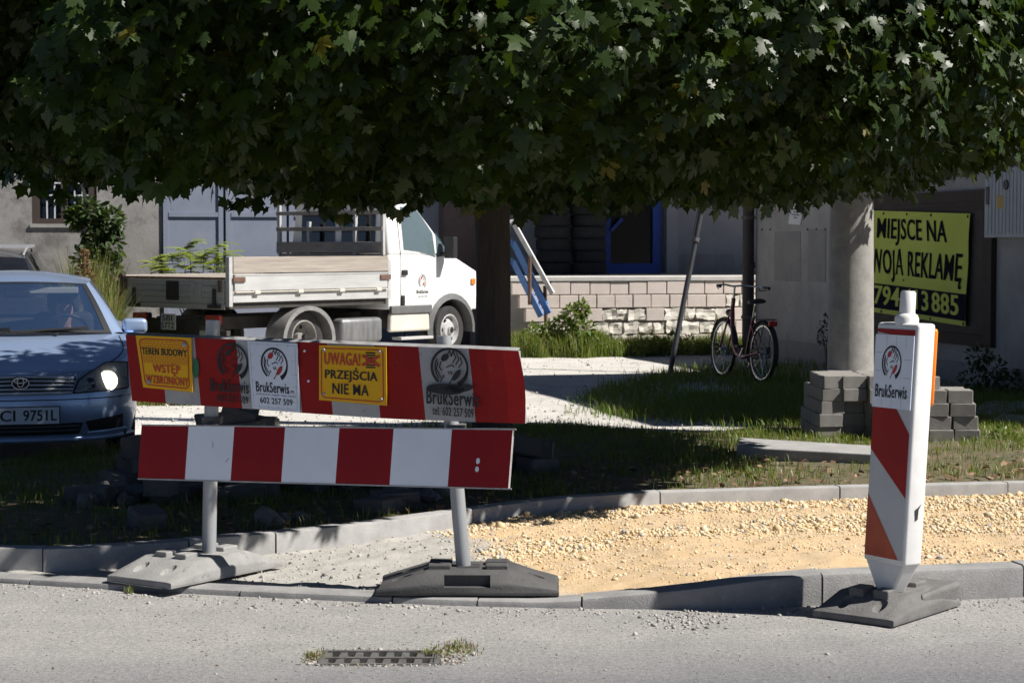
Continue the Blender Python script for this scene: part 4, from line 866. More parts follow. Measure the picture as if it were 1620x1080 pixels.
for s in (-1, 1):
    b = MB(); b.bar((s * .08, .44, .275), (s * .09, .44 + s * .12, .275 - s * .12), .015, .02); b.build('crank', M_CHR, BK); b = MB(); b.box((s * .14, .44 + s * .12, .275 - s * .12), (.09, .08, .025)); b.build('pedal', M_BLKP, BK)
b = MB(); b.tube([(.03, .36, .27), (.16, .28, -.01)], .008, 6); b.build('kickstand', M_CHR, BK)

# ================================================================ TIPPER TRUCK (local: x forward, y to its left, z up; origin at rear right corner)
TR = thing('tipper_truck', (-3.52, 24.3, 0), 'white single cab tipper truck with weathered wooden sideboards parked in the yard', 'truck', rz=math.atan2(.766, .643))
M_CABW = mat('white_cab_paint', (.80, .80, .79), (.74, .74, .73), scale=2, rough=.28, coat=.3); M_CREAM = mat('cream_sill', (.66, .63, .55), (.56, .53, .46), scale=4, rough=.5)
M_ALW = mat('dirty_white_alu', (.48, .48, .48), (.37, .37, .37), scale=3, rough=.55, c3=(.36, .35, .34), s3=16, a3=.63, stretch=(.4, 1, 2)); M_WOOD = mat('weathered_wood', (.38, .335, .29), (.26, .23, .205), scale=5, rough=.85, bump=.3, bscale=30, stretch=(.25, 1, 5), c3=(.24, .21, .19), s3=9, a3=.62)
M_WOODG = mat('grey_tailgate_wood', (.46, .445, .43), (.36, .35, .34), scale=5, rough=.85, bump=.3, bscale=30, stretch=(1, .25, 5)); M_TPL = mat('grey_plastic', (.09, .095, .10), (.13, .13, .13), scale=5, rough=.6)
M_DKF = mat('chassis_black', (.03, .028, .027), (.05, .045, .04), scale=8, rough=.8); M_TGL = mat_glass('teal_glass', (.05, .10, .12), .72, .05); M_RL = mat('tail_lamp_red', (.40, .03, .03), rough=.3)
def T(name, fn, m, par=TR, bevel=0, smooth=False, segs=2):
    b = MB(); fn(b); return b.build(name, m, par, bevel=bevel, smooth=smooth, segs=segs)
def tb(name, x0, x1, y0, y1, z0, z1, m, par=TR, bevel=0): return T(name, lambda b: b.box(((x0 + x1) / 2, (y0 + y1) / 2, (z0 + z1) / 2), (x1 - x0, y1 - y0, z1 - z0)), m, par, bevel)
for y in (.6, 1.4): tb('chassis_rail', .1, 4.6, y, y + .09, .46, .62, M_DKF)
tb('cross_member', .05, .13, .3, 1.8, .46, .60, M_DKF); tb('bed_floor', .02, 2.85, .03, 2.07, .74, .82, M_DKF)
tb('side_sill', .07, 2.86, -.012, .03, .82, .945, M_ALW, bevel=.006)
ds = tb('drop_side', .085, 2.83, -.03, .015, .965, 1.165, M_ALW, bevel=.006)
for z0, z1 in ((.965, 1.06),): tb('lip', .085, 2.83, -.036, -.03, 1.155, 1.175, M_ALW, ds)
tb('hinge_rail', .09, 2.83, -.045, -.02, .945, .957, M_CREAM, ds)
for x in (.4, 1.15, 1.9, 2.6): tb('hinge', x, x + .09, -.06, -.02, .925, .965, M_CREAM, ds, .004)
for x in (.05, 2.68): tb('latch', x, x + .2, -.05, -.028, 1.075, 1.14, M_RUST, ds, .006)
tb('side_plank', .07, 2.85, -.022, .018, 1.185, 1.39, M_WOOD, bevel=.006)
for x, y in ((0, -.02), (2.85, -.02)): tb('corner_post', x - .0, x + .06, y, y + .07, .77 if x < 1 else .80, 1.39 if x < 1 else 1.34, M_ALW, bevel=.005)
tb('corner_post', 0, .06, 2.05, 2.12, .70, 1.16, M_DKF, bevel=.005)
tb('left_drop_side', .07, 2.85, 2.07, 2.11, .82, 1.15, M_WOOD, bevel=.006)
tg = tb('tailgate', .0, .03, .08, 2.04, .735, .80, M_WOODG, bevel=.004)
tb('backing_board', .02, .045, .09, 2.03, .80, 1.10, M_WOODG, tg)
for i in range(4): tb('plank', .0, .032, .085, 2.035, .805 + .076 * i, .805 + .076 * (i + 1) - .004, M_WOODG, tg, .003)
tb('top_rail', -.012, .04, .07, 2.05, 1.107, 1.135, M_RUST, tg, .004)
tb('rust_panel', -.012, .0, .93, 1.17, .84, 1.08, mat('dark_rust', (.05, .035, .032), (.035, .028, .026), scale=12, rough=.85), tg, .003)
tb('worn_patch', -.003, .0, .50, .70, .87, 1.06, M_SIGN_W if False else mat('pale_patch', (.46, .45, .45), (.36, .35, .34), scale=9, rough=.8), tg)
for y in (.22, 1.78): tb('hinge_strap', -.02, .0, y, y + .06, .78, .99, M_DKF, tg, .003); tb('hinge_plate', -.022, .0, y - .09, y + .15, .745, .79, M_DKF, tg, .003)
for y in (.12, 1.95): tb('latch', -.025, .0, y, y + .05, .95, 1.10, M_RUST, tg, .004)
# headboard with rails
hb = tb('headboard', 2.80, 2.84, .03, 2.07, .84, 1.42, M_WOOD, bevel=.005)
tb('headboard_plank', 2.775, 2.80, .03, 2.09, 1.43, 1.58, M_WOOD, hb, .005)
for y, z in ((.03, 2.16), (.55, 2.16), (1.45, 1.86), (2.05, 2.1)): tb('rack_post', 2.785, 2.83, y - .02, y + .035, 1.40, z, M_ALW, hb, .004)
for z in (1.73, 1.95, 2.1): tb('rack_rail', 2.772, 2.79, .02, 2.09, z, z + .055, M_WOOD, hb, .004)
# cab
cb = MB(); ar = [(4.21 + .44 * math.cos(t), max(.36, .36 + .44 * math.sin(t))) for t in [PI * (1 - i / 10) for i in range(11)]]
low = [(2.93, .66)] + [(3.76, .66), (3.79, .5)] + [(a, z) for a, z in ar if z > .5] + [(4.63, .5), (4.66, .62), (5.06, .62), (5.10, .85), (5.02, 1.02), (4.72, 1.18), (4.22, 1.40), (2.93, 1.40)]
cb.prism([(a, .05, z) for a, z in low], (0, 1.94, 0))
cab = cb.build('cab_body', M_CABW, TR, bevel=.03, segs=3, smooth=35)
b = MB(); i0, i1 = .05, .17
b.hexa([Vector(p) for p in ((2.93, i0, 1.39), (4.22, i0, 1.39), (4.22, 2.04 - i0, 1.39), (2.93, 2.04 - i0, 1.39), (2.97, i1, 2.22), (3.45, i1, 2.22), (3.45, 2.04 - i1, 2.22), (2.97, 2.04 - i1, 2.22))]); b.build('cab_roof', M_CABW, cab, bevel=.05, segs=3, smooth=35)
def sidept(a, z, off=0, s=0):
    y = .05 + (max(0, z - 1.39)) * .12 / .83 - off; return Vector((a, y if s == 0 else 2.04 - y, z))
for s in (0, 1):
    W_ = [(3.24, 1.47), (3.55, 1.44), (3.88, 1.36), (3.86, 1.70), (3.66, 1.95), (3.54, 2.06), (3.25, 2.06)]; W2 = [(3.90, 1.36), (4.06, 1.40), (4.08, 1.52), (3.92, 1.72)]
    for W__ in (W_, W2):
        b = MB(); b.add([sidept(a, z, .004, s) for a, z in W__], [tuple(range(len(W__)))]); b.build('side_window', M_TGL, cab)
    b = MB(); st = [(3.17, .68), (3.17, 1.42), (3.18, 2.1), (3.52, 2.13)]
    for p, q_ in zip(st[:-1], st[1:]): b.bar(sidept(*p, .002, s), sidept(*q_, .002, s), .006, .008, (1, 0, 0))
    b.build('door_seam', M_DKF, cab)
    b = MB(); b.box(sidept(3.24, 1.16, .012, s), (.1, .04, .075)); b.build('door_handle', M_BLKP, cab, bevel=.012)
    b = MB(); b.box(sidept(3.2, .78, .012, s), (.06, .04, .14)); b.build('fuel_flap', M_BLKP, cab, bevel=.012)
    tr_ = MB(); tr_.box(((2.95 + 3.77) / 2, .035 if s == 0 else 2.005, .655), (.82, .05, .11)); tr_.build('side_trim', M_TPL, cab, bevel=.012)
    tr_ = MB(); tr_.box(((2.95 + 3.74) / 2, .07 if s == 0 else 1.97, .48), (.8, .08, .25), taper=.97); tr_.build('sill_panel', M_CREAM, cab, bevel=.03, segs=3)
    b = MB(); n = 14
    pts = [(4.21 + .5 * math.cos(PI * (1.08 - 1.12 * i / n)), .36 + .5 * math.sin(PI * (1.08 - 1.12 * i / n))) for i in range(n + 1)]; pin = [(4.21 + .42 * math.cos(PI * (1.08 - 1.12 * i / n)), .36 + .42 * math.sin(PI * (1.08 - 1.12 * i / n))) for i in range(n + 1)]
    y0 = .02 if s == 0 else 2.02
    b.grid(lambda u, v: (*(lambda P, Q: (P[0] + (Q[0] - P[0]) * v, y0 + (.03 * v if s == 0 else -.03 * v), P[1] + (Q[1] - P[1]) * v))(pin[round(u * n)], pts[round(u * n)]),), n, 3)
    b.grid(lambda u, v: (pin[round(u * n)][0], y0 + (.25 * v if s == 0 else -.25 * v), pin[round(u * n)][1]), n, 1)
    b.build('wheel_arch', M_TPL, cab, smooth=50)
    b = MB(); b.box((4.04, -.09 if s == 0 else 2.13, 1.50), (.09, .18, .30)); b.tube([(4.0, 0.08 if s == 0 else 1.96, 1.40), (4.03, -.08 if s == 0 else 2.12, 1.42)], .03, 8); b.build('wing_mirror', M_BLKP, cab, bevel=.025, segs=3)
    b = MB(); b.box((5.0, .22 if s == 0 else 1.82, .93), (.16, .3, .22)); b.build('headlight', mat_glass('lamp_glass', (.6, .62, .65), .8, .05), cab, bevel=.04)
b = MB(); b.hexa([Vector(p) for p in ((4.16, .14, 1.44), (4.2, 1.90, 1.44), (4.2, 1.90, 1.445), (4.16, .14, 1.445), (3.49, .22, 2.16), (3.49, 1.82, 2.16), (3.5, 1.82, 2.17), (3.5, .22, 2.17))]); 
b = MB(); b.add([(4.195, .12, 1.43), (4.195, 1.92, 1.43), (3.50, 1.82, 2.17), (3.50, .22, 2.17)], [(0, 1, 2, 3)])
o = b.build('windshield', M_TGL, cab); o.location = (.012, 0, .01)
for y0, y1 in ((.3, .95), (1.08, 1.74)):
    b = MB(); b.add([(2.94, y0, 1.5), (2.94, y1, 1.5), (2.958, y1, 1.98), (2.958, y0, 1.98)], [(0, 1, 2, 3)]); o = b.build('rear_window', mat('black_glass', (.01, .011, .012), rough=.08), cab); o.location = (-.012, 0, 0)
tb('bumper', 5.04, 5.2, .06, 1.98, .36, .64, M_TPL, cab, .04); tb('grille', 5.05, 5.1, .55, 1.49, .72, .92, M_BLKP, cab, .01); tb('cab_underside', 2.95, 4.9, .25, 1.8, .4, .7, M_DKF)
tb('step', 3.15, 3.8, .02, .2, .24, .28, M_ALW, bevel=.006)
def twheel(x, y, out, turn=0, dual=False):
    R = .345; w = .2; sgn = -1 if out == 0 else 1; Rm = Matrix.Rotation(turn, 3, 'Z') @ Matrix.Rotation(PI / 2 * (1 if out == 0 else -1), 3, 'X')
    b = MB(); prof = [(R * .62, -w * .42), (R * .85, -w * .5), (R * .96, -w * .45), (R, -w * .3), (R, w * .3), (R * .96, w * .45), (R * .85, w * .5), (R * .62, w * .42)]
    b.lathe(prof, (x, y, R), 36, Rm, close=True); t_ = b.build('tyre', M_TYRE, TR, smooth=35)
    b = MB(); dz = -.05 if dual else .0
    pr = [(R * .64, w * .43), (R * .60, w * .46), (R * .56, w * .30), (R * .5, w * (.1 if not dual else -.25)), (R * .34, w * (.42 if not dual else -.3)), (R * .18, w * (.46 if not dual else -.28)), (R * .16, w * (.6 if not dual else .1)), (0, w * (.62 if not dual else .1))]
    b.lathe(pr, (x, y, R), 32, Rm); rm = b.build('rim', M_ALW if not dual else mat('grey_rim', (.26, .25, .24), (.18, .17, .16), scale=9, rough=.6), t_, smooth=40)
    for k in range(6):
        t = 2 * PI * k / 6; c = Vector((x, y, R)) + Rm @ Vector((R * .42 * math.cos(t), R * .42 * math.sin(t), w * (.3 if not dual else -.27) + .004)); b = MB(); b.lathe([(0, .004), (.025, .003), (.028, -.01)], c, 8, Rm); b.build('vent_hole', BLACK, rm)
    b = MB(); b.lathe([(0, w * .68), (.04, w * .66), (.045, w * .4)], (x, y, R), 14, Rm); b.build('hub_cap', M_BLKP, rm)
twheel(4.21, .18, 0, .12); twheel(4.21, 1.86, 1, .12); twheel(1.37, .16, 0, 0, True); twheel(1.37, 1.88, 1, 0, True)
b = MB(); b.lathe([(.34, -.3), (.34, .0)], (1.37, .16 + .12, .345), 30, Matrix.Rotation(PI / 2, 3, 'X'))
for y0 in (-.03, 1.74):
    b = MB(); n = 16; R = .47
    pp = [(1.37 + R * math.cos(PI * (1.06 - 1.12 * i / n)), .32 + R * .92 * math.sin(PI * (1.06 - 1.12 * i / n))) for i in range(n + 1)]
    b.grid(lambda u, v: (pp[round(u * n)][0], y0 + .34 * v, pp[round(u * n)][1]), n, 1); b.grid(lambda u, v: (1.37 + (pp[round(u * n)][0] - 1.37) * (1 - .13 * v), y0, .32 + (pp[round(u * n)][1] - .32) * (1 - .13 * v)), n, 1)
    b.build('mudguard', mat('grey_mudguard', (.16, .165, .17), (.24, .23, .22), scale=6, rough=.6), TR, smooth=50)
T('fuel_tank', lambda b: b.box((2.42, .25, .40), (.80, .42, .33)), mat('dull_tank', (.24, .245, .25), (.15, .15, .155), scale=6, rough=.45, metal=.4, stretch=(3, 1, .4)), bevel=.06, segs=3, smooth=40)
tb('underrun_bar', .06, .12, .1, 2.0, .40, .47, M_DKF)
for y in (.2, 1.62): lb_ = tb('tail_lamp', .02, .08, y, y + .26, .55, .66, M_RL, bevel=.01)
q = Quad((.04, 1.34, .455), (.04, 1.04, .455), (.04, 1.04, .66), (.04, 1.34, .66), Vector((-1, 0, 0))); pl = plate('number_plate', q, .012, mat('plate_white', (.62, .64, .68), rough=.4), TR)
text('lettering', 'SBI', q, (.16, .55, .82, .92), BLACK, pl, .0135, .03); text('lettering', '57T2', q, (.10, .08, .92, .46), BLACK, pl, .0135, .03)
prints('country_strip', [rect(0, 0, .08, 1)], q, M_BLUE, pl, .0135)
tb('reflector_box', .05, .1, .35, .6, .40, .52, M_ALW); tb('blue_container', .08, .25, 1.75, 1.95, .50, .66, M_BLUE, bevel=.02)
q = Quad(sidept(3.44, .80, .004), sidept(3.74, .80, .004), sidept(3.74, 1.14, .004), sidept(3.44, 1.14, .004), Vector((0, -1, 0)))
emblem(q.sub(.28, .42, .82, .98), cab, mat('grey_mark', (.22, .22, .23), rough=.5), RED, .001); text('lettering', 'BrukSerwis', q, (.15, .2, .95, .36), BLACK, cab, .001, .03); text('lettering', '602 257 509', q, (.25, .05, .88, .12), MATS['grey_mark'], cab, .001)
tb('indicator', 4.62, 4.70, .03, .06, .98, 1.06, mat('amber_lens', (.6, .2, .02), rough=.3), cab)

# ================================================================ CARS (local: x to viewer right, y rearwards, z up, nose at origin)
def make_car(name, loc, rz, label, paint, detailed=True, glass=None, zs=1.0, estate=False):
    C = thing(name, loc, label, 'car', rz=rz); gl = glass or mat_glass('windscreen_glass', (.03, .06, .13), .5, .02)  # blue sky reflection put into the glass colour
    HWd = .855
    def outl(t):  # plan outline half: t 0 nose centre .. 1 rear centre
        if t < .45:
            x = HWd * math.sin(t / .45 * PI / 2) ** .8; r = min(1, x / HWd); y = .85 * (1 - (1 - r ** 2.5) ** (1 / 2.5)); return x, y
        if t < .85: return HWd, .85 + (3.75 - .85) * (t - .45) / .4
        s = (t - .85) / .15; x = HWd * max(0, math.cos(s * PI / 2)) ** .8; r = min(1, x / HWd); y = 4.38 - .63 * (1 - (1 - r ** 2.6) ** (1 / 2.6)); return x, y
    zl = [.15, .19, .26, .34, .42, .50, .58, .64, .70, .76, .82, .88, .92]; dyz = [.09, .05, .015, .0, .0, .01, .035, .055, .075, .09, .1, .1, .1]; hwz = [.95, .97, .985, 1, 1, 1, 1, .995, .99, .98, .965, .95, .94]
    yt = [0, .15, .3, .5, .9, 1.2, 2.5, 3.7, 4.2, 4.4]; zt = [.635, .665, .70, .745, .815, .855, .90, .92, .9, .86] if not estate else [.63, .66, .70, .745, .815, .855, .90, .93, .95, .95]
    NT_ = 60; NZ = 14
    def body(t, k):
        x, y = outl(t); top = interp(y, yt, zt); z = .15 + (top - .15) * k; s = interp(z, zl, hwz); d = interp(z, zl, dyz); fr = 1 - min(1, y / 1.2); rr = 1 - min(1, (4.38 - y) / 1.2)
        if k > .9: s *= 1 - .02 * ((k - .9) / .1)
        return Vector((x * s, y + d * max(0, fr) - d * max(0, rr), z))
    b = MB()
    for sg in (1, -1): b.grid(lambda u, v: (lambda p: (p.x * sg, p.y, p.z))(body(u, v)), NT_, NZ, flip=sg < 0)
    # bonnet and boot: spans between the top edges
    idx = [i for i in range(NT_ + 1) if body(i / NT_, 1).y < 1.22]
    def span(i, w, bulge):
        p = body(i / NT_, 1); return Vector((p.x * w, p.y, p.z + bulge(p.y) * (1 - w * w) ** .8 if abs(w) < 1 else p.z))
    hood_b = lambda y: .015 + .02 * min(1, y / .8)
    n = len(idx) - 1; b.grid(lambda u, v: span(idx[round(v * n)], 2 * u - 1, hood_b), 16, n)
    idr = [i for i in range(NT_ + 1) if body(i / NT_, 1).y > (3.55 if not estate else 4.0)]; m_ = len(idr) - 1
    b.grid(lambda u, v: span(idr[round(v * m_)], 1 - 2 * u, lambda y: .02), 12, m_)
    bodyo = b.build('body', paint, C, smooth=38)
    seam = mat('seam_dark', (.008, .008, .009), rough=.8)
    if detailed:  # bonnet shut lines
        b = MB()
        for sg in (1, -1):
            ln = []
            for i in idx:
                p = body(i / NT_, 1)
                if .22 < p.y < 1.2: q_ = span(i, .93, hood_b); ln.append((q_.x * sg, q_.y, q_.z + .0005))
            b.tube(ln, .004, 5)
        b.build('bonnet_seam', seam, bodyo)
    # greenhouse
    wb_, wt_ = .70, .535; rz_ = 1.25
    rear_t, rear_b = (3.05, 3.6) if not estate else (4.0, 4.28)
    def wsb(u): x = wb_ * (2 * u - 1); r = (x / wb_) ** 2; return Vector((x, 1.02 + .2 * r, .872 - .012 * r))
    def wst(u): x = wt_ * (2 * u - 1); r = (x / wt_) ** 2; return Vector((x, 1.72 + .1 * r, rz_ - .018 * r))
    def ws(u, v):
        p = wsb(u).lerp(wst(u), v); p.y -= .05 * math.sin(v * PI) * .6; p.z += .03 * math.sin(v * PI) * .5; return p
    b = MB(); b.grid(lambda u, v: ws(u, v), 18, 8); wso = b.build('windscreen', gl, C, smooth=60)
    if detailed:  # black edge band
        b = MB(); o_ = Vector((0, -.003, .003))
        b.grid(lambda u, v: ws(u, v * .06) + o_, 18, 1); b.grid(lambda u, v: ws(u, .975 + .025 * v) + o_, 18, 1)
        b.grid(lambda u, v: ws(u * .035, v) + o_, 1, 8); b.grid(lambda u, v: ws(1 - u * .035, v) + o_, 1, 8); b.build('screen_border', M_BLKP, wso, smooth=60)
    def rt(u, v):  # roof
        x = 2 * u - 1; y = 1.72 + .1 * x * x + (rear_t - 1.72) * v; w = (wt_ + .055 * min(1, v * 4)) * (1 if v < .8 or estate else 1 - .1 * (v - .8) / .2)
        z = rz_ - .018 * x * x + .085 * math.sin(min(1, v * .8 + .02) * PI) * (1 - .55 * x * x) if not estate else rz_ - .018 * x * x + .09 * math.sin(min(.5, v * 1.2) * PI) * (1 - .4 * x * x)
        return Vector((w * x, y, z))
    b = MB(); b.grid(rt, 16, 14); roof = b.build('roof', paint, C, smooth=60)
    def belt(y, sg): return Vector((sg * interp(y, [1.2, 2, 3, 3.6, 4.3], [.79, .80, .79, .74, .72]), y, interp(y, yt, zt) + .004))
    for sg in (1, -1):
        sill = [1.22, 2.0, 2.7, rear_b - .25]; 
        def topl(v): p = rt(1 if sg > 0 else 0, v); return p
        b = MB()
        # A pillar: from windscreen edge to a line outside it
        def ap(u, v):
            a = ws(1 if sg > 0 else 0, v); bo_ = belt(1.3, sg); to_ = rt(1 if sg > 0 else 0, .12); c_ = bo_.lerp(to_, v); c_.x += sg * .02 * math.sin(v * PI); return a.lerp(c_, u) + Vector((sg * .012 * math.sin(u * PI), -.012 * math.sin(u * PI), .012 * math.sin(u * PI)))
        b.grid(ap, 4, 8, flip=sg < 0); b.build('pillar', paint, C, smooth=60)
        def sw(u, v):
            y0 = 1.32 + (rear_b - .35 - 1.32) * u; bt = belt(y0, sg); tv = .14 + (1 - .14) * u; tp_ = rt(1 if sg > 0 else 0, min(1, tv)); p = bt.lerp(tp_, v); p.x += sg * .02 * math.sin(v * PI); return p
        b = MB(); b.grid(lambda u, v: sw(u, v), 12, 5, flip=sg < 0); b.build('side_window', gl, C, smooth=60)
        b = MB(); b.grid(lambda u, v: sw(.44 + .05 * u, v) + Vector((sg * .006, 0, 0)), 1, 5); b.grid(lambda u, v: sw(.94 + .06 * u, v) + Vector((sg * .006, 0, 0)), 1, 5); b.build('pillar', M_BLKP if detailed else paint, C)
        # C pillar
        b = MB(); b.grid(lambda u, v: sw(1, v).lerp(Vector((sg * .6, rear_b, interp(rear_b, yt, zt))).lerp(rt(1 if sg > 0 else 0, 1) + Vector((-sg * .03, .04, -.01)), v), u), 4, 5, flip=sg < 0); b.build('pillar', paint, C, smooth=60)
        # belt shelf
        b = MB(); b.grid(lambda u, v: belt(1.22 + (3.6 - 1.22) * u, sg) + Vector((sg * .08 * v, 0, -.02 * v)), 10, 1); b.build('door_shoulder', paint, C, smooth=60)
        # mirror
        b = MB(); b.box((sg * .885, 1.40, .915), (.19, .13, .115)); mo = b.build('wing_mirror', paint, C, bevel=.035, segs=4, smooth=50)
        b = MB(); b.tube([(sg * .77, 1.38, .865), (sg * .83, 1.39, .875)], .022, 8); b.build('mirror_arm', M_BLKP, mo)
    b = MB(); b.grid(lambda u, v: Vector(((2 * u - 1) * .6, rear_b - .02, interp(rear_b, yt, zt))).lerp(rt(u, 1), v), 8, 4, flip=True); b.build('rear_window', gl, C, smooth=60)
    # wheels
    for x in (-.73, .73):
        for y in (.86, 3.45):
            R = .305; b = MB(); Rm = Matrix.Rotation(PI / 2, 3, 'Y'); b.lathe([(R * .62, -.085), (R * .9, -.1), (R, -.07), (R, .07), (R * .9, .1), (R * .62, .085)], (x, y, R), 28, Rm, close=True); t_ = b.build('tyre', M_TYRE, C, smooth=35)
            b = MB(); sg = 1 if x > 0 else -1; b.lathe([(R * .63, sg * .085), (R * .5, sg * .06), (R * .2, sg * .08), (0, sg * .085)], (x, y, R), 24, Rm); b.build('rim', M_GALV, t_, smooth=40)
    b = MB(); b.box((0, 2.2, .22), (1.5, 3.6, .12)); b.build('underbody', M_DKF, C)
    # interior
    INT = mat('car_interior', (.035, .035, .04), rough=.8); INTL = mat('pale_trim', (.35, .35, .34), rough=.8)
    b = MB(); b.grid(lambda u, v: Vector(((2 * u - 1) * .68, 1.08 + .2 * (2 * u - 1) ** 2 + .36 * v, .86 - .045 * v + .02 * math.sin(v * PI))), 12, 4); b.grid(lambda u, v: Vector(((2 * u - 1) * .68, 1.44 + .2 * (2 * u - 1) ** 2, .815 - .4 * v)), 12, 1); b.build('dashboard', INT, C, smooth=60)
    b = MB(); b.box((0, 3.35, .6), (1.4, .2, .62)); b.box((0, 2.5, .36), (1.5, 2.0, .1)); b.build('rear_seat', INT, C, bevel=.05)
    for x in (-.37, .37):
        b = MB(); b.box((x, 2.22, .72), (.48, .16, .56)); b.build('seat_back', INT, C, bevel=.06, segs=3); b = MB(); b.box((x, 2.25, 1.08), (.26, .1, .17)); b.build('headrest', INT, C, bevel=.04, segs=3)
    if detailed:
        Rm = Matrix.Rotation(math.radians(-62), 3, 'X'); b = MB(); b.lathe([(.165 + .015 * math.cos(t), .015 * math.sin(t)) for t in [2 * PI * k / 8 for k in range(8)]], (.37, 1.62, .85), 28, Rm, close=True); b.tube([(.22, 1.62, .85), (.52, 1.62, .85)], .014, 6); b.build('steering_wheel', M_BLKP, C, smooth=60)
        b = MB(); b.box((.28, 1.74, 1.185), (.38, .012, .05)); b.build('sun_visor', mat('visor_grey', (.55, .58, .56), rough=.7), C, bevel=.006)
        b = MB(); b.box((0, 1.74, 1.16), (.2, .03, .06)); b.build('inner_mirror', M_BLKP, C, bevel=.012)
        b = MB(); b.tube([(.68, 1.46, .95), (.55, 1.82, 1.19)], .018, 6); b.build('inner_trim', INTL, C)
        # face: parts follow the nose surface
        def nose(x, z, off=0):
            ax_ = abs(x); best = None
            lo, hi = 0., .45
            for _ in range(30):
                mid = (lo + hi) / 2; t_ = mid; p0 = outl(t_); s_ = interp(z, zl, hwz)
                if p0[0] * s_ < ax_: lo = mid
                else: hi = mid
            x0, y0 = outl(lo); d = interp(z, zl, dyz); y = y0 + d * max(0, 1 - min(1, y0 / 1.2))
            tx_ = (outl(min(.45, lo + .004))[1] - outl(max(0, lo - .004))[1]) / max(1e-4, outl(min(.45, lo + .004))[0] - outl(max(0, lo - .004))[0]); nn = Vector((tx_ * (1 if x >= 0 else -1), -1, .1)).normalized()
            return Vector((x, y, z)) + nn * off
        def patch(nm, poly_uv, m, off, par=C, nu=10, nv=4, smooth=60):  # poly: (xb0,xb1,z0) rows -> function rows
            b = MB(); b.grid(lambda u, v: (lambda r: nose(r[0], r[1], off if isinstance(off, (int, float)) else off(u, v)))(poly_uv(u, v)), nu, nv); return b.build(nm, m, par, smooth=smooth)
        gr = patch('grille', lambda u, v: ((2 * u - 1) * (.385 - .04 * (1 - v)), .495 + v * (.125 - .02 * abs(2 * u - 1) ** 2)), M_BLKP, .006)
        for k in range(5):
            z = .50 + .029 * k; hw = .345 + .009 * k - (.0 if k < 4 else .02); zz = lambda u: z - (.012 * abs(2 * u - 1) ** 2 if k > 1 else 0)
            b = MB(); b.tube([nose((2 * i / 14 - 1) * hw, z - .018 * abs(2 * i / 14 - 1) ** 2 * (k / 4), .014) for i in range(15)], .0085 if k not in (0, 4) else .012, 6); b.build('grille_bar', mat('satin_bright', (.5, .53, .58), rough=.3, metal=.5), gr, smooth=60)
        em = Vector(nose(0, .572, .018)); Rm = Matrix.Rotation(PI / 2, 3, 'X'); b = MB(); b.lathe([(0, .012), (.055, .01), (.066, 0)], (0, 0, 0), 20, Rm)
        eo = b.build('badge', M_BLKP, gr, smooth=40); eo.location = em; eo.scale = (1, 1, .72)
        b = MB()
        for cx_, cz_, rx_, rz__ in ((0, 0, .058, .04), (0, .006, .022, .032), (0, .018, .044, .016)):
            b.tube([(cx_ + rx_ * math.cos(t), -.016, cz_ + rz__ * math.sin(t)) for t in [2 * PI * k / 20 for k in range(21)]], .0045, 5, caps=False)
        e2 = b.build('badge_rings', M_CHR, gr, smooth=60); e2.location = em
        HL = mat_glass('headlamp_glass', (.50, .54, .60), .28, .03); REF = mat('lamp_reflector', (.62, .65, .7), rough=.12, metal=.9); LIT = mat_emit('lit_lamp', (1, .88, .62), 2.6)
        for sg in (1, -1):
            def hl(u, v):
                x = .40 + .355 * u; zb = .495 + .012 * u; ztp = .585 + .115 * min(1, u * 1.9) - .02 * max(0, u - .75) * 4 * .6; xx = x + .04 * (1 - v) * (1 - u) * -1; return (sg * xx, zb + (ztp - zb) * v)
            h_ = patch('headlight', hl, mat('lamp_housing', (.07, .08, .1), (.22, .24, .28), scale=8, rough=.3), .006, nu=14, nv=8)
            patch('lens', hl, HL, lambda u, v: .012 + .022 * math.sin(u * PI) * math.sin(v * PI), h_, 14, 8)
            rim_ = [hl(i / 14, 0) for i in range(15)] + [hl(1, i / 6) for i in range(7)] + [hl(1 - i / 14, 1) for i in range(15)] + [hl(0, 1 - i / 6) for i in range(7)]
            b = MB(); b.tube([nose(x, z, .012) for x, z in rim_], .005, 5); b.build('headlight_trim', seam, h_)
            def lamp(cx_, cz_, r, m, nm, off): 
                b = MB(); c_ = nose(sg * cx_, cz_, off); b.lathe([(r, -.01), (r * .95, .004), (r * .6, .012), (0, .015)], (0, 0, 0), 18, Matrix.Rotation(PI / 2, 3, 'X')); o = b.build(nm, m, h_, smooth=50); o.location = c_; return o
            lamp(.60, .568, .074, LIT if sg > 0 else REF, 'main_lamp', .012); lamp(.475, .555, .045, mat('lamp_bowl', (.10, .11, .13), rough=.2, metal=.6), 'side_lamp', .012)
            # fog recess with lip
            patch('fog_recess', lambda u, v: (sg * (.475 + .245 * u - .03 * v * (1 - u)), .215 + (.075 + .035 * u) * v), M_BLKP, .004, nu=8)
            b = MB(); b.tube([nose(sg * (.455 + .285 * i / 8), .208 + .004 * i / 8, .006) for i in range(9)], .011, 6); b.build('bumper_lip', paint, bodyo, smooth=60)
        patch('lower_intake', lambda u, v: ((2 * u - 1) * (.40 + .03 * v), .20 + .085 * v), M_BLKP, .004)
        for z in (.232, .262): b = MB(); b.tube([nose((2 * i / 12 - 1) * .40, z, .008) for i in range(13)], .006, 5); b.build('intake_bar', mat('dark_bar', (.12, .13, .14), rough=.4), C)
        b = MB(); b.tube([nose((2 * i / 16 - 1) * .80, .165 + .0 * i, .004) for i in range(17)], .02, 8); b.build('front_lip', paint, bodyo, smooth=60)
        b = MB(); b.tube([nose((2 * i / 20 - 1) * .78, .452, .001) for i in range(21)], .004, 5); b.build('bumper_seam', seam, bodyo)
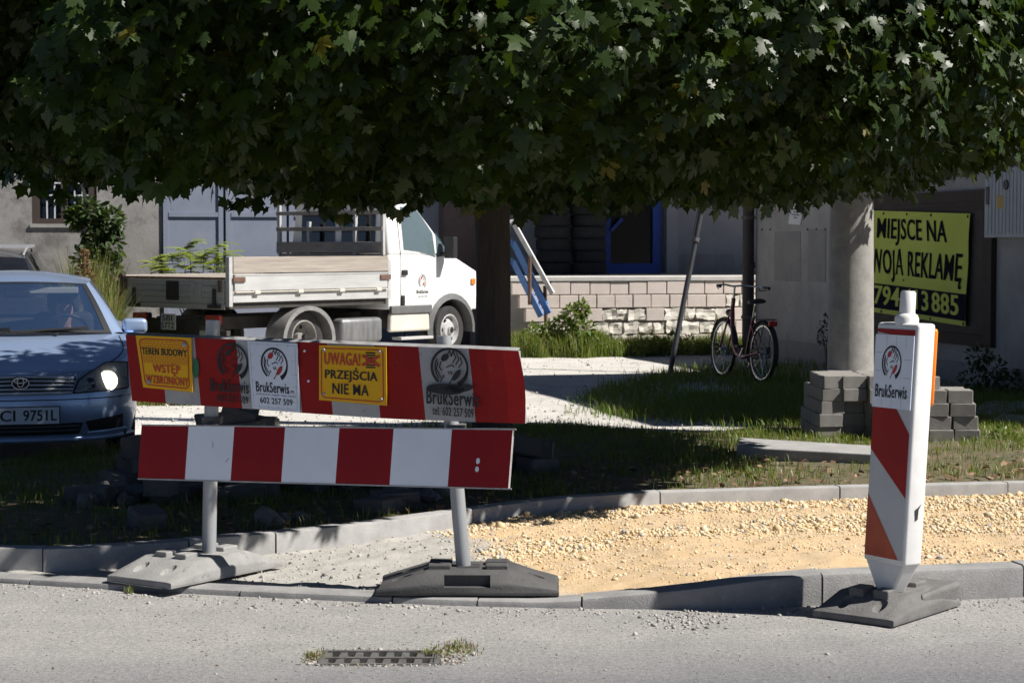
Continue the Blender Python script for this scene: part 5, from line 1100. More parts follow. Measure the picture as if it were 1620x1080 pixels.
        yp = nose(0, .345).y - .016; q = Quad((-.262, yp, .288), (.262, yp, .288), (.262, yp + .006, .404), (-.262, yp + .006, .404), Vector((0, -1, 0))); pl_ = plate('number_plate', q, .008, MATS['plate_white'], C)
        prints('plate_frame', [rect(-.015, -.06, 1.015, 0), rect(-.015, 1, 1.015, 1.06), rect(-.015, 0, 0, 1), rect(1, 0, 1.015, 1)], q, M_BLKP, pl_, .0085)
        text('lettering', 'SCI', q, (.12, .18, .43, .84), BLACK, pl_, .0095, .02); text('lettering', '9751L', q, (.53, .18, .97, .84), BLACK, pl_, .0095, .02); prints('country_strip', [rect(0, 0, .08, 1)], q, M_BLUE, pl_, .0092)
        # wipers, cowl, washer jets
        b = MB(); b.grid(lambda u, v: wsb(u) + Vector((0, -.05 * (1 - v) - .0, .012 - .004 * (1 - v))), 16, 1); b.build('cowl', M_BLKP, C)
        for p0, p1 in (((-.1, 1.0, .885), (.52, 1.10, .905)), ((-.62, 1.12, .885), (-.06, 1.0, .905))):
            b = MB(); b.bar(p0, p1, .016, .02); b.bar((p0[0] + .1, p0[1] - .02, p0[2] + .012), (p1[0], p1[1], p1[2] + .014), .01, .014); b.build('wiper', M_BLKP, C)
        for x in (-.28, .28): b = MB(); b.box((x, .99, .877), (.025, .03, .014)); b.build('washer_jet', M_BLKP, C, bevel=.004)
    return C, rt
PAINT = mat('silver_blue_paint', (.36, .47, .68), (.34, .45, .66), scale=40, rough=.32, metal=.45, coat=.8)
CX = Vector((-3.45, 13.72, 0)); cr = math.atan2(.262, 1)
CAR, _ = make_car('parked_car', tuple(CX), cr, 'silver blue sedan with its headlight lit facing the striped barrier', PAINT)
EST, ert = make_car('estate_car', (-6.15, 22.2, 0), .2, 'dark estate car with silver roof rails parked behind the silver blue sedan', mat('black_car_paint', (.02, .022, .026), rough=.25, coat=.6), detailed=False, estate=True, glass=mat_glass('dark_car_glass', (.01, .011, .014), .88, .05))
EST.scale = (1, 1, 1.12)
for u in (.04, .96):
    b = MB(); pts = [ert(u, .08 + .84 * i / 8) + Vector((0, 0, .05 if 0 < i < 8 else 0)) for i in range(9)]; b.tube(pts, .016, 8); b.build('roof_rail', M_GALV, EST, smooth=50)
for v in (.25, .7):
    b = MB(); p, q_ = ert(0.02, v), ert(.98, v); b.bar(p + Vector((-.03, 0, .075)), q_ + Vector((.03, 0, .075)), .05, .03); b.build('roof_bar', mat('silver_bar', (.62, .62, .63), rough=.35, metal=.5), EST)

# ---------------------------------------------------------------- driver (local car axes)
def skin_person(verts, edges, radii, sub=2):
    me = bpy.data.meshes.new('p'); me.from_pydata(verts, edges, []); ob = bpy.data.objects.new('p', me); COL.objects.link(ob)
    md = ob.modifiers.new('s', 'SKIN'); md.use_smooth_shade = True
    for i, r in enumerate(radii): me.skin_vertices[0].data[i].radius = r if isinstance(r, tuple) else (r, r); me.skin_vertices[0].data[i].use_root = (i == 0)
    sb = ob.modifiers.new('b', 'SUBSURF'); sb.levels = sub; sb.render_levels = sub; bpy.context.view_layer.update()
    out = bpy.data.meshes.new_from_object(ob.evaluated_get(bpy.context.evaluated_depsgraph_get())); bpy.data.objects.remove(ob); return out
V = [(0, 0, .0), (0, .01, .2), (0, .02, .38), (0, 0, .48), (0, -.02, .55), (0, -.03, .62), (0, -.035, .70), (0, -.03, .76),
     (.17, .01, .43), (.24, -.13, .25), (.17, -.38, .30), (.13, -.46, .33), (-.17, .01, .43), (-.24, -.13, .25), (-.17, -.38, .30), (-.13, -.46, .33),
     (.1, -.05, -.02), (.12, -.45, .03), (.12, -.6, -.28), (-.1, -.05, -.02), (-.12, -.45, .03), (-.12, -.6, -.28)]
Ed = [(0, 1), (1, 2), (2, 3), (3, 4), (4, 5), (5, 6), (6, 7), (2, 8), (8, 9), (9, 10), (10, 11), (2, 12), (12, 13), (13, 14), (14, 15), (0, 16), (16, 17), (17, 18), (0, 19), (19, 20), (20, 21)]
Rd = [(.15, .12), (.15, .11), (.16, .11), .06, .055, (.078, .085), (.08, .095), (.06, .07), .07, .05, .04, .035, .07, .05, .04, .035, .09, .07, .05, .09, .07, .05]
me = skin_person(V, Ed, Rd); SKN = mat('skin', (.42, .24, .17), rough=.6); SHT = mat('pale_blue_shirt', (.42, .52, .60), (.36, .46, .55), scale=14, rough=.85); TRS = mat('dark_trousers', (.03, .03, .04), rough=.9)
for m_ in (SHT, SKN, TRS): me.materials.append(m_)
for p in me.polygons:
    c = p.center; p.material_index = 1 if (c.z > .49 or c.y < -.30 and c.z > .2) else (2 if c.z < .02 or c.y < -.3 else 0); p.use_smooth = True
cm = Matrix.Rotation(cr, 4, 'Z'); dl = CX + cm.to_3x3() @ Vector((.37, 2.08, .42))
pe = link('person', me); pe.location = dl; pe.rotation_euler = (0, 0, cr); pe.scale = (.95, .95, .9); tag(pe, 'driver in a pale blue shirt sitting at the wheel of the silver blue sedan', 'person')
b = MB(); b.grid(lambda u, v: Vector((.088 * math.cos(2 * PI * u) * math.cos(v * PI / 2), -.02 + .10 * math.sin(2 * PI * u) * math.cos(v * PI / 2), .69 + .125 * math.sin(v * PI / 2) - .035 * (1 - v) * (1 if math.sin(2 * PI * u) > 0 else -1))), 18, 6); h = b.build('hair', mat('dark_hair', (.02, .016, .013), rough=.8), None, smooth=60); h.parent = pe
b = MB(); b.box((0, -.125, .655), (.022, .035, .045), taper=.5); h = b.build('nose', SKN, None, bevel=.006); h.parent = pe
for s in (-1, 1):
    b = MB(); b.lathe([(0, .012), (.011, .006), (.012, 0)], (s * .03, -.112, .685), 8, Matrix.Rotation(PI / 2, 3, 'X')); h = b.build('eye', BLACK, None); h.parent = pe

# ================================================================ VEGETATION
def blades(name, P, H, Wd, mats, lean=.45, midx=None, parent=None):
    P = np.asarray(P); n = len(P); H = np.broadcast_to(H, n); a = rng.uniform(0, 2 * PI, n); d = np.stack([np.cos(a), np.sin(a), np.zeros(n)], 1)
    a2 = a + PI / 2 + rng.uniform(-.6, .6, n); w = np.stack([np.cos(a2), np.sin(a2), np.zeros(n)], 1) * (np.broadcast_to(Wd, n) / 2)[:, None]
    L = (rng.uniform(.1, 1, n) * lean)[:, None]; h = H[:, None]; up = np.array([[0, 0, 1.]])
    m = P + d * h * L * .35 + up * h * .6; t = P + d * h * L + up * h * (1 - .35 * L)
    v = np.stack([P - w, P + w, m + w * .75, m - w * .75, t], 1).reshape(-1, 3); o = np.arange(n)[:, None] * 5
    f = np.concatenate([o + np.array([[0, 1, 2]]), o + np.array([[0, 2, 3]]), o + np.array([[3, 2, 4]])], 1).reshape(-1, 3)
    mi = None if midx is None else np.repeat(midx, 3)
    return raw(name, v, f, mats, parent, mi)
G1 = mat_leaf('grass_green', (.085, .145, .024), (.12, .175, .032), .3, 2); G2 = mat_leaf('grass_yellow', (.20, .20, .06), (.26, .23, .09), .3, 2, (.3, .3, .08)); G3 = mat_leaf('dry_stalk', (.26, .15, .085), (.20, .12, .07), .15, 3, (.3, .2, .1))
def pick(n, pr): return rng.choice(len(pr), n, p=pr)
# lawn grass
pts = []; hs = []
while len(pts) < 52000:
    x = random.uniform(-5.5, 6.2); t = random.random(); y0, y1 = BKY(x) + .12, LBY(x); y = y0 + (y1 - y0) * t
    dn = .5 + .9 * noise.noise((x * 1.1, y * 1.1, 4)) + .5 * noise.noise((x * 3.7, y * 3.7, 9)) + .35 * t - (.28 if t < .35 and x > .3 else 0)
    if random.random() > dn: continue
    pts.append((x, y, lawn_z(x, y) - .006)); hs.append(random.uniform(.03, .09) * (1 + .8 * max(0, dn - .8)))
tag(blades('lawn_grass', pts, np.array(hs), .005, [G1, G2], .8, pick(len(pts), [.72, .28])), 'short patchy grass on the verge between the kerb and the yard', 'grass', kind='stuff')
# rough grass between yard track and the annex wall
tw = lambda x: 3.85 + .25 * (26 - x)
pts = []; hs = []
while len(pts) < 26000:
    px, py = random.uniform(880, 1620), random.uniform(575, 690); p = G(px, py)
    if p.x > 3.85 + .25 * (26 - p.y) - .1: continue
    edge = interp(px, [880, 900, 960, 1060, 1130, 1620], [660, 640, 612, 590, 578, 570]); low = interp(px, [880, 930, 1100, 1270, 1620], [650, 655, 668, 676, 700])
    if py < edge + random.gauss(0, 5) or py > low + random.gauss(0, 4): continue
    if noise.noise((p.x * .9, p.y * .5, 1)) + .75 < random.random(): continue
    pts.append((p.x, p.y, -.02)); hs.append(random.uniform(.05, .16))
tag(blades('shade_grass', pts, np.array(hs), .008, [G1, G2], .7, pick(len(pts), [.85, .15])), 'dark rough grass growing in the shade around the bicycle', 'grass', kind='stuff')
# grass along the dock
pts = []; hs = []; mi = []
for i in range(15000):
    px = random.uniform(806, 1180); y = 27.1 + random.random() * 1.1 + .3 * noise.noise((px * .02, 0, 0)) + .00255 * (px - 960); x = (px - 810) / FPX * y; k = .18 + .22 * max(0, noise.noise((px * .018, 3, 0)) + .35) + (.12 if px < 960 else 0)
    if y < 27.35 + .00255 * (px - 960) + .25 * noise.noise((px * .05, 7, 0)) and random.random() < .6: continue
    pts.append((x, y, -.02)); hs.append(k * random.uniform(.4, 1.25)); mi.append(random.random() < .3)
tag(blades('dock_grass', pts, np.array(hs), .010, [G1, G2], .6, np.array(mi, int)), 'sunlit tall grass along the foot of the tiled dock', 'grass', kind='stuff')
# tall grass left of the truck and behind the sedan
pts = []; hs = []; mi = []
for i in range(34000):
    px = random.uniform(60, 330); y = random.uniform(18.5, 30.5); x = (px - 810) / FPX * y
    # keep out of the truck's footprint
    dx, dy = x + 3.52, y - 24.3; a_ = dx * .643 + dy * .766; b_ = -dx * .766 + dy * .643
    if -.25 < a_ < 5.4 and -.25 < b_ < 2.4: continue
    dx, dy = x + 3.45, y - 13.72
    if y < 18.9: continue
    if -8.45 < x < -6.2 and 23.8 < y < 28.8: continue
    h = random.uniform(.6, 1.35) * (1 + .35 * noise.noise((x, y, 0))) * interp(y, [18.5, 21, 24, 30], [.5, .85, 1.2, 1.2])
    if px > 182: h *= .3
    if px < 110: h *= .6
    pts.append((x, y, -.02)); hs.append(h * random.uniform(.5, 1.05)); mi.append(random.choice((0, 0, 0, 1, 1, 2)))
tag(blades('tall_grass', pts, np.array(hs), .016, [G1, G2, G3], .42, np.array(mi)), 'tall yellowing grass between the sedan and the truck tailgate', 'grass', kind='stuff')
# crushed stones on the path
tb_ = bmesh.new(); bmesh.ops.create_icosphere(tb_, subdivisions=1, radius=1); iv = np.array([v.co[:] for v in tb_.verts]); ifc = np.array([[v.index for v in f.verts] for f in tb_.faces]); tb_.free()
def stones(name, P, R, mats, label, midx):
    n = len(P); k = len(iv); P = np.asarray(P); R = np.asarray(R)
    jit = 1 + rng.uniform(-.42, .42, (n, k, 1)); sc = rng.uniform(.55, 1.3, (n, 1, 3)) * np.array([1, 1, .8]) * R[:, None, None]; a = rng.uniform(0, 2 * PI, n); c, s = np.cos(a)[:, None], np.sin(a)[:, None]
    v = iv[None] * jit * sc; x = v[..., 0] * c - v[..., 1] * s; y = v[..., 0] * s + v[..., 1] * c; v = np.stack([x, y, v[..., 2]], -1) + P[:, None, :]
    f = (ifc[None] + (np.arange(n) * k)[:, None, None]).reshape(-1, 3); return tag(raw(name, v.reshape(-1, 3), f, mats, None, np.repeat(midx, len(ifc))), label, 'gravel', kind='stuff')
Y1 = mat('yellow_chip', (.58, .43, .24), (.64, .51, .33), scale=25, rough=.95); Y2 = mat('pale_chip', (.68, .58, .41), (.60, .49, .33), scale=25, rough=.95); Y3 = mat('ochre_chip', (.48, .33, .15), (.56, .40, .2), scale=25, rough=.95); GS = mat('grey_chip', (.42, .40, .37), (.32, .31, .29), scale=25, rough=.95)
pts = []; rs = []
x_split = lambda y: -.1
while len(pts) < 22000:
    x = random.uniform(-.75, 3.7); t = random.random(); y0, y1 = FKY(x) + .14, BKY(x) - .01; y = y0 + (y1 - y0) * t
    band = .2 + 1.1 * math.exp(-((t - .93) / .1) ** 2) + .9 * math.exp(-((t - .5 - .12 * math.sin(x * 1.1)) / .13) ** 2) + .5 * noise.noise((x * 1.6, y * 2.4, 8))
    if x > 1.9: band += .35
    lim = (3.02 - .28 * y) - .45
    if x < lim + random.gauss(0, .1): continue
    if random.random() > band: continue
    r = min(.03, abs(random.gauss(0, .0045)) ** 1.0 + .0028) * (1.05 if band > .8 else .65) * (1.6 if random.random() < .04 else 1); pts.append((x, y, path_z(x, y) + r * .25)); rs.append(r)
stones('crushed_stone', pts, rs, [Y1, Y2, Y3, GS], 'pale yellow crushed stone strewn over the unfinished path', pick(len(pts), [.42, .42, .09, .07]))
pts = []; rs = []
for i in range(1900):
    if i < 900:
        x = random.uniform(-1.6, .2); y0, y1 = FKY(x) + .12, BKY(x); y = random.uniform(y0, y1); z = path_z(x, y)
    elif i < 1750 - 600:
        px = random.gauss(1090, 40); py = random.gauss(982, 9); p = G(px, py); x, y, z = p.x, p.y, 0
        if y > FKY(x) - .02: continue
    else:
        x = random.uniform(-2.6, 3); y = FKY(x) - abs(random.gauss(0, .12)) - .01; z = 0
    r = abs(random.gauss(0, .004)) + .002; pts.append((x, y, z + r * .2)); rs.append(r)
stones('grey_grit', pts, rs, [GS, mat('dark_chip', (.15, .145, .14), (.22, .21, .2), scale=25, rough=.95)], 'fine grey grit scattered along the kerb and sand', pick(len(pts), [.7, .3]))
pts = []; rs = []
for i in range(9000):
    x = random.uniform(-2.6, 2.9); y = random.uniform(6.85, FKY(x) - .01)
    if dx0 < x < dx1 and dy0 < y < dy1: continue
    if random.random() > .35 + .5 * noise.noise((x * 1.5, y * 2, 3)) + .5 * max(0, (y - 7.6)): continue
    r = abs(random.gauss(0, .0016)) + .0012; pts.append((x, y, r * .1)); rs.append(r * (2.4 if random.random() < .015 else 1))
for i in range(700):
    t = random.random(); x = random.choice((dx0 - abs(random.gauss(0, .03)), dx1 + abs(random.gauss(0, .05)), random.uniform(dx0, dx1))); y = dy0 + (dy1 - dy0) * random.random() if not dx0 < x < dx1 else random.choice((dy1 + abs(random.gauss(0, .02)), dy0 - abs(random.gauss(0, .008))))
    r = abs(random.gauss(0, .003)) + .002; pts.append((x, y, r * .2)); rs.append(r)
stones('street_grit', pts, rs, [GS, MATS['dark_chip'], mat('soil_crumb', (.16, .12, .08), (.22, .17, .12), scale=20, rough=.95)], 'tiny loose grit and dirt crumbs on the asphalt', pick(len(pts), [.4, .35, .25]))
# white gravel pieces in the yard
pts = []; rs = []
for i in range(3500):
    px, py = random.uniform(205, 1130), random.uniform(560, 705); p = G(px, py)
    if p.y < LBY(p.x): continue
    r = abs(random.gauss(0, .006)) + .003; pts.append((p.x, p.y, -.004)); rs.append(r)
stones('yard_stone', pts, rs, [GS, mat('white_chip', (.58, .56, .52), (.48, .46, .43), scale=20, rough=.95)], 'pale loose stones strewn over the gravel yard', pick(len(pts), [.5, .5]))
# fallen leaves
lo = np.array([(0, 0), (.2, -.08), (.40, -.02), (.30, .14), (.48, .28), (.62, .52), (.42, .47), (.30, .50), (.26, .66), (.14, .72), (0, 1.0), (-.14, .72), (-.26, .66), (-.30, .50), (-.42, .47), (-.62, .52), (-.48, .28), (-.30, .14), (-.40, -.02), (-.2, -.08)])
LT = np.concatenate([[[0, .32]], lo]) - np.array([0, .0]); LTz = -.10 * np.abs(LT[:, 0]) ** 1.2 - .12 * LT[:, 1] ** 2; LT3 = np.concatenate([LT, LTz[:, None]], 1); LF = np.array([(0, i, i % 20 + 1) for i in range(1, 21)])
hr = [(0, 0), (.10, -.06), (.22, -.10), (.30, -.03), (.42, -.04), (.36, .08), (.30, .15), (.44, .20), (.50, .33), (.64, .36), (.60, .46), (.68, .60), (.50, .52), (.44, .60), (.30, .47), (.22, .50), (.28, .64), (.20, .70), (.22, .82), (.10, .80), (0, 1.02)]
lo2 = np.array(hr + [(-x, y) for x, y in hr[-2:0:-1]]); n2_ = len(lo2); LTd = np.concatenate([[[0, .34]], lo2]); LTd3 = np.concatenate([LTd, (-.10 * np.abs(LTd[:, 0]) ** 1.2 - .12 * LTd[:, 1] ** 2)[:, None]], 1); LFd = np.array([(0, i, i % n2_ + 1) for i in range(1, n2_ + 1)])
def leaves_mesh(name, P, tip, nrm, size, mats, midx, parent=None, T=None):
    LT3, LF = T if T is not None else (globals()['LT3'], globals()['LF']); nv = len(LT3); nf = len(LF)
    P = np.asarray(P); tip = tip / np.linalg.norm(tip, axis=1, keepdims=True); nrm = nrm - tip * np.sum(nrm * tip, 1, keepdims=True); nrm /= np.linalg.norm(nrm, axis=1, keepdims=True) + 1e-9; sx = np.cross(tip, nrm)
    n = len(P); cur = rng.uniform(-.4, 3.2, (n, 1, 1)); T3 = LT3[None] * np.stack([rng.uniform(.75, 1.15, n), rng.uniform(.8, 1.15, n), np.ones(n)], 1)[:, None, :]; z = T3[..., 2:3] * cur
    v = P[:, None] + (T3[..., 0:1] * sx[:, None] + T3[..., 1:2] * tip[:, None] + z * nrm[:, None]) * np.asarray(size)[:, None, None]
    f = (LF[None] + (np.arange(n) * nv)[:, None, None]).reshape(-1, 3); return raw(name, v.reshape(-1, 3), f, mats, parent, np.repeat(midx, nf))
n = 900; P = []
while len(P) < n:
    x = random.uniform(-3.5, 4.5); y0 = BKY(x) + .12; y = y0 + abs(random.gauss(0, .9))
    if y < LBY(x): P.append((x, y, lawn_z(x, y) + .03))
tp_ = rng.normal(0, 1, (n, 3)) * [1, 1, .2]; nr_ = rng.normal(0, .35, (n, 3)) + [0, 0, 1]
tag(leaves_mesh('fallen_leaves', P, tp_, nr_, rng.uniform(.02, .05, n), [mat('brown_leaf', (.15, .08, .04), (.10, .055, .03), scale=9, rough=.8), mat('pale_dry_leaf', (.36, .22, .13), (.30, .19, .12), scale=9, rough=.8)], pick(n, [.65, .35])), 'brown fallen leaves scattered over the verge', 'leaves', kind='stuff')

# ---------------------------------------------------------------- maple tree
TX, TY = -.135, 12.75
TREE = thing('maple_tree', (TX, TY, 0), 'large maple with low spreading crown and dark trunk behind the striped barrier', 'tree')
M_BARK = mat('maple_bark', (.075, .06, .048), (.045, .038, .032), scale=6, rough=.95, bump=.9, bscale=18, stretch=(3, 3, .5), bdist=.03)
b = MB(); n = 20; rows = 26
def trunk(u, v):
    z = -.05 + 2.75 * v; r = .118 + .05 * math.exp(-z * 3.2) - .012 * v; a = 2 * PI * u; r *= 1 + .05 * noise.noise((math.cos(a) * 2, math.sin(a) * 2, z * 1.5)) + .03 * math.sin(a * 5 + z); return (TX + .02 * math.sin(z * 1.2) + r * math.cos(a) - .02 * v, TY + r * math.sin(a), z)
b.grid(trunk, n, rows); b.build('trunk', M_BARK, TREE, smooth=60)
CC = np.array([.0, 12.3, 3.33]); MAJ = np.array([.6, .8, 0]); MIN = np.array([.8, -.6, 0]); RZC = 1.42
def crown_w(p):  # unit shape -> place: skewed and flat-topped to shape its shadow, fuller on the kerb side
    p = np.atleast_2d(p); return CC + MAJ * (np.where(p[:, 0:1] > 0, 4.85, 4.85) * p[:, 0:1]) + MIN * (np.where(p[:, 1:2] > 0, 3.22, 1.45) * p[:, 1:2]) + np.array([0, 0, 1]) * (np.where(p[:, 2:3] > 0, .7, RZC) * p[:, 2:3])
for k in range(11):
    a = 2 * PI * k / 11 + random.uniform(-.2, .2); L = random.uniform(.65, .9); p0 = Vector((TX, TY, random.uniform(1.95, 2.6))); e = Vector(crown_w([[L * math.cos(a), L * math.sin(a), random.uniform(-.5, .5)]])[0])
    pts = [p0.lerp(e, t) + Vector((0, 0, .5 * math.sin(t * PI))) + Vector(noise.noise_vector((k, t * 3, 0))) * .12 * t for t in [i / 7 for i in range(8)]]
    b = MB(); b.tube(pts, [.06 * (1 - .8 * i / 7) + .006 for i in range(8)], 7)
    for j in (3, 4, 5, 6):
        q_ = pts[j] + Vector((random.uniform(-.7, .7), random.uniform(-.7, .7), random.uniform(-.5, .5))); b.tube([pts[j], (pts[j] + q_) / 2 + Vector((0, 0, .06)), q_], [.018, .012, .004], 5)
    b.build('limb', M_BARK, TREE, smooth=60)
LM = [mat_leaf('maple_leaf', (.014, .029, .004), (.024, .046, .008), .2, 1.2, (.07, .12, .006)), mat_leaf('maple_leaf_pale', (.030, .056, .012), (.045, .075, .018), .2, 1.2, (.09, .15, .01)), mat_leaf('maple_leaf_yellow', (.09, .09, .018), (.13, .11, .02), .3, 1.5, (.2, .2, .02))]
pw = 4.2
def crown_pts(n, lo_z, hi_z, depth, seed):
    r = np.random.default_rng(seed); out = []
    while sum(len(o) for o in out) < n:
        d = r.normal(0, 1, (n * 2, 3)); d /= np.linalg.norm(d, axis=1, keepdims=True)
        q = (np.abs(d) ** pw); rad = ((q[:, 0] + q[:, 1]) ** 1 + q[:, 2]) ** (-1 / pw)
        # round in plan, squarish in profile
        h = np.hypot(d[:, 0], d[:, 1]); rad = (h ** pw + np.abs(d[:, 2]) ** pw) ** (-1 / pw)
        p = d * rad[:, None]; ang = np.arctan2(d[:, 1], d[:, 0])
        bump = 1 + .03 * np.sin(ang * 5 + 1) + .04 * np.sin(ang * 11 + d[:, 2] * 6) + .03 * np.sin(ang * 23 + d[:, 2] * 13 + 2)
        dep = 1 - np.abs(r.normal(0, 1, len(p))) * depth; dep = np.clip(dep, .15, 1) * bump
        p = p * dep[:, None]; w = crown_w(p)
        # sagging, scalloped skirt
        w[:, 2] += .022 * np.clip(w[:, 0], -9, 1.0) - .03 * np.clip(w[:, 0] - 1.7, 0, 2)
        w[:, 2] += .05 * np.sin(w[:, 0] * 2.3 + w[:, 1] * 1.7) + .035 * np.sin(w[:, 0] * 7.1 + w[:, 1] * 5.3)
        k = (w[:, 2] > lo_z) & (w[:, 2] < hi_z); out.append(np.concatenate([w[k], p[k]], 1))
    return np.concatenate(out)[:n]
def orient(p, n, r):
    out = (crown_w(p) - CC) * np.array([1, 1, 1.0]); out /= np.linalg.norm(out, axis=1, keepdims=True) + 1e-6
    tip = out * .55 + np.array([0, 0, -.75]) + r.normal(0, .38, (n, 3)); nrm = out * .75 + np.array([0, 0, .6]) + r.normal(0, .4, (n, 3)); return tip, nrm
rr = np.random.default_rng(3)
A1 = crown_pts(50000, 1.5, 3.35, .13, 1); A2 = crown_pts(12000, 1.5, 3.6, .5, 2); A3 = crown_pts(10000, 3.2, 6, .16, 4)
ALL = np.concatenate([A1, A2, A3]); n = len(ALL); tip, nrm = orient(ALL[:, 3:], n, rr)
sz = np.concatenate([rr.uniform(.055, .11, len(A1)), rr.uniform(.09, .15, len(A2)), rr.uniform(.12, .18, len(A3))])
# the leaves that show largest: front skin facing the camera
ys = MAJ[1] * ALL[:len(A1), 3] + MIN[1] * ALL[:len(A1), 4]; front = np.where((ys < -.72) & (ALL[:len(A1), 2] < 2.75) & (np.abs(ALL[:len(A1), 0] / ALL[:len(A1), 1]) < .25))[0][:300]
mask = np.ones(n, bool); mask[front] = False
near = np.zeros(n, bool); near[:len(A1)] = (ys < -.15) & (ALL[:len(A1), 2] < 3.1); near &= mask; far_ = mask & ~near
for nm, sel, T_ in (('crown_front', near, (LTd3, LFd)), ('crown', far_, None)):
    leaves_mesh(nm, ALL[sel][:, :3] - [TX, TY, 0], tip[sel], nrm[sel], sz[sel], LM, pick(int(sel.sum()), [.80, .193, .007]), TREE, T_)['kind'] = 'stuff'
print('LEAVES', near.sum(), far_.sum())
proto = []
for m_ in LM:
    me = bpy.data.meshes.new('leaf'); me.from_pydata([tuple(v) for v in LTd3 * np.array([1, 1, 1.2])], [], [tuple(map(int, f)) for f in LFd]); me.materials.append(m_); proto.append(me)
for i in front:
    o = link('leaf', proto[pick(1, [.72, .27, .01])[0]], TREE); t = Vector(tip[i]).normalized(); nn = Vector(nrm[i]); nn = (nn - t * nn.dot(t)).normalized(); x = t.cross(nn)
    M = Matrix(((x.x, t.x, nn.x), (x.y, t.y, nn.y), (x.z, t.z, nn.z))).to_4x4() @ Matrix.Scale(float(sz[i] * 1.05), 4); M.translation = Vector(ALL[i, :3]) - Vector((TX, TY, 0)); o.matrix_local = M

# ---------------------------------------------------------------- shrubs and weeds
def leaf_cloud(name, root, centres, n, size, mats, pr, down=.2, seed=0, flat=.5):
    r = np.random.default_rng(seed); C_ = np.asarray(centres); k = r.integers(0, len(C_), n); d = r.normal(0, 1, (n, 3)); d /= np.linalg.norm(d, axis=1, keepdims=True); P = C_[k, :3] + d * C_[k, 3:4] * (r.uniform(.3, 1, (n, 1)) ** .5)
    tip = d + r.normal(0, .5, (n, 3)) + [0, 0, -down]; nr = d * .4 + r.normal(0, .4, (n, 3)) + [0, 0, .8]
    o_ = np.array(root['_o']); s = r.uniform(.6, 1.2, n) * size
    q = np.array([(0, 0), (.22, .3), (.2, .7), (0, 1), (-.2, .7), (-.22, .3)]); tip /= np.linalg.norm(tip, axis=1, keepdims=True); nr = nr - tip * np.sum(nr * tip, 1, keepdims=True); nr /= np.linalg.norm(nr, axis=1, keepdims=True); sx = np.cross(tip, nr)
    v = (P - o_)[:, None] + (q[None, :, 0:1] * sx[:, None] + q[None, :, 1:2] * tip[:, None] - (.15 * q[None, :, 1:2] ** 2) * nr[:, None]) * s[:, None, None]
    f = (np.array([[0, 1, 2, 3], [0, 3, 4, 5]])[None] + (np.arange(n) * 6)[:, None, None]).reshape(-1, 4); return raw(name, v.reshape(-1, 3), f, mats, root, np.repeat(r.choice(len(pr), n, p=pr), 2))
def stems(root, base, tops, r=.008, m=None):
    for t in tops:
        b = MB(); b0 = Vector(base); t = Vector(t); md = b0.lerp(t, .5) + Vector((random.uniform(-.05, .05), random.uniform(-.05, .05), .03)); b.tube([b0, md, t], [r, r * .7, r * .3], 5); b.build('stem', m or mat('weed_stem', (.10, .12, .04), (.14, .12, .06), scale=9, rough=.8), root)
WL = mat_leaf('weed_leaf', (.075, .13, .025), (.11, .17, .035), .3, 3, (.2, .28, .03)); DL = mat_leaf('dark_leaf', (.03, .055, .018), (.045, .07, .02), .2, 3, (.06, .1, .01)); SL = mat_leaf('sumac_leaf', (.20, .26, .05), (.26, .32, .07), .35, 3, (.35, .42, .05))
def bush(name, px, py, Y, parts, n, size, mats, pr, label, cat='weeds', seed=0, stem=True, down=.2):
    base = PD(px, py, Y); base.z = -.01 if base.z < .6 else base.z; root = thing(name, tuple(base), label, cat)
    cs = [(*PD(x, y, Y + random.uniform(-.15, .15)), r_) for x, y, r_ in parts]
    leaf_cloud('foliage', root, cs, n, size, mats, pr, down, seed)
    if stem: stems(root, base, [c[:3] for c in cs])
    return root
bush('weed_bush', 895, 560, 27.3, [(890, 520, .16), (905, 500, .14), (920, 488, .10), (870, 530, .18), (845, 535, .18), (925, 525, .16), (940, 540, .12), (895, 545, .2)], 1500, .085, [WL, G2], [.85, .15], 'leafy bright green weeds with pale flowers beside the stair railing', seed=5)
bush('weed_bush', 1050, 565, 27.2, [(1040, 548, .12), (1065, 540, .13), (1090, 545, .12), (1015, 552, .1)], 500, .07, [WL, G2], [.75, .25], 'low green weeds at the foot of the dock near the leaning pole', seed=6)
bush('climbing_shrub', 160, 430, 28.9, [(150, 360, .25), (165, 385, .28), (150, 410, .28), (175, 350, .2), (140, 335, .22), (165, 430, .25), (120, 345, .12)], 1500, .13, [DL, WL], [.92, .08], 'dark leafy shrub growing up below the barred window', 'shrub', 7)
def sumac(px, py, Y):
    base = PD(px, py, Y); base.z = 0; root = thing('sumac_shrub', tuple(base), 'pale yellow green feathery shrub rising behind the truck tailgate', 'shrub'); vs = []; fs = []
    for (tx_, ty_) in ((300, 380), (345, 383), (270, 400), (325, 395), (355, 398), (290, 398), (252, 402)):
        t = PD(tx_, ty_, Y + random.uniform(-.3, .3)); stems(root, base, [t], .014)
        for j in range(16):
            a = 2 * PI * j / 16 + random.random(); st_ = t + Vector((0, 0, -.04 * random.random() - .02 * j)); dr = Vector((math.cos(a), math.sin(a), random.uniform(.1, .45))); Ln = random.uniform(.22, .38)
            for k in range(9):
                p = st_ + dr * Ln * (k + 1) / 9 + Vector((0, 0, -.16 * Ln * ((k + 1) / 9) ** 2 * 2)); sd_ = dr.cross(Vector((0, 0, 1))).normalized()
                for s in (-1, 1):
                    e = p + sd_ * s * .10 * (1.1 - k / 10) + dr * .03 + Vector((0, 0, -.02)); w = dr * .022; o = len(vs); vs += [tuple(p - w - Vector(root['_o'])), tuple(p + w - Vector(root['_o'])), tuple(e - Vector(root['_o']))]; fs.append((o, o + 1, o + 2))
    raw('foliage', vs, fs, SL, root)
sumac(310, 470, 28.2)
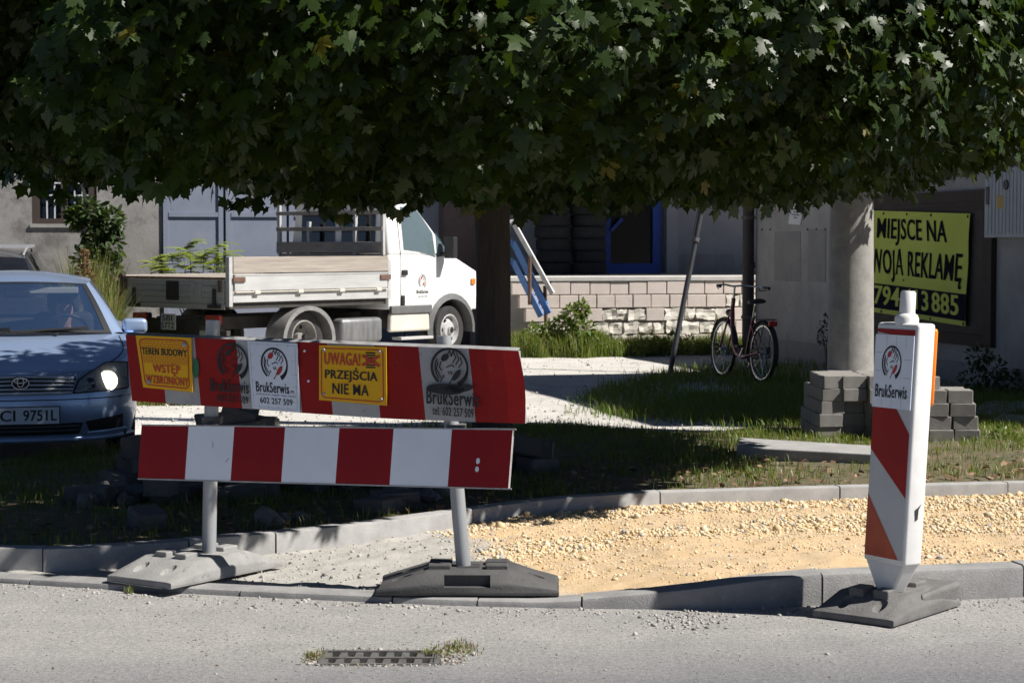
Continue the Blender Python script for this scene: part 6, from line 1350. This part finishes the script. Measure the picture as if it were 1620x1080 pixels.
base = PD(135, 470, 24.5); base.z = 0; root = thing('dock_weed', tuple(base), 'tall reddish dry seed stalks standing in the grass before the plastered wall', 'weeds')
P = []; 
stems(root, base, [PD(x, y, 24.5 + random.uniform(-.2, .2)) for x, y in ((133, 395), (140, 405), (126, 420), (146, 425), (118, 430), (150, 445))], .012, G3)
cs = [(*PD(x, y, 24.5), r_) for x, y, r_ in ((133, 402, .04), (135, 415, .06), (130, 428, .07), (138, 432, .07), (145, 442, .07), (122, 440, .06), (134, 450, .1))]
leaf_cloud('seed_heads', root, cs, 900, .045, [G3, G2], [.85, .15], -.6, 9)
bush('roadside_weed', 1310, 520, 22.8, [(1300, 515, .07), (1312, 505, .06), (1300, 535, .05)], 90, .05, [DL], [1], 'thin dark weed growing against the stucco wall by the concrete pole', seed=11)
bush('wall_weeds', 1560, 620, 20.2, [(1540, 600, .16), (1570, 585, .15), (1550, 565, .12), (1600, 605, .14)], 700, .06, [DL, WL], [.9, .1], 'dark leafy weeds below the meter box', seed=12)
bush('clover_patch', 1580, 706, 14.7, [(1560, 700, .07), (1600, 700, .08), (1540, 706, .05), (1625, 705, .08), (1585, 690, .07)], 900, .035, [WL, G1], [.8, .2], 'bright green clover in front of the paving slabs', 'clover', 13, stem=False)
for i, (px, py, n_) in enumerate(((928, 958, 40), (992, 956, 30), (206, 938, 30))):
    p = G(px, py); P = rng.normal(0, .009, (n_, 3)) * [1.2, 1, 0] + [p.x, p.y, .002]; o = blades('kerb_weed', P, rng.uniform(.015, .045, n_), .004, [G1, G2], .9, pick(n_, [.6, .4])); tag(centred(o), ('tuft of grass in the kerb joint beside the black foot', 'tuft of grass at the kerb where the yellow stone begins', 'tuft of grass at the kerb in front of the pale foot slab')[i], 'weeds')
pts = [(*G(px, py)[:2], .003) for px, py in [(random.gauss(725, 16), random.gauss(1027, 5)) for _ in range(260)] + [(random.gauss(497, 8), random.gauss(1040, 4)) for _ in range(120)] + [(random.gauss(690, 14), random.gauss(1032, 4)) for _ in range(100)]]
tag(blades('drain_grass', pts, rng.uniform(.008, .024, len(pts)), .004, [G1, G2, G3], 1.0, pick(len(pts), [.35, .35, .3])), 'sparse dry grass rooted in dirt around the drain grate', 'grass', kind='stuff')
for o in list(bpy.data.objects):
    if '_o' in o: del o['_o']
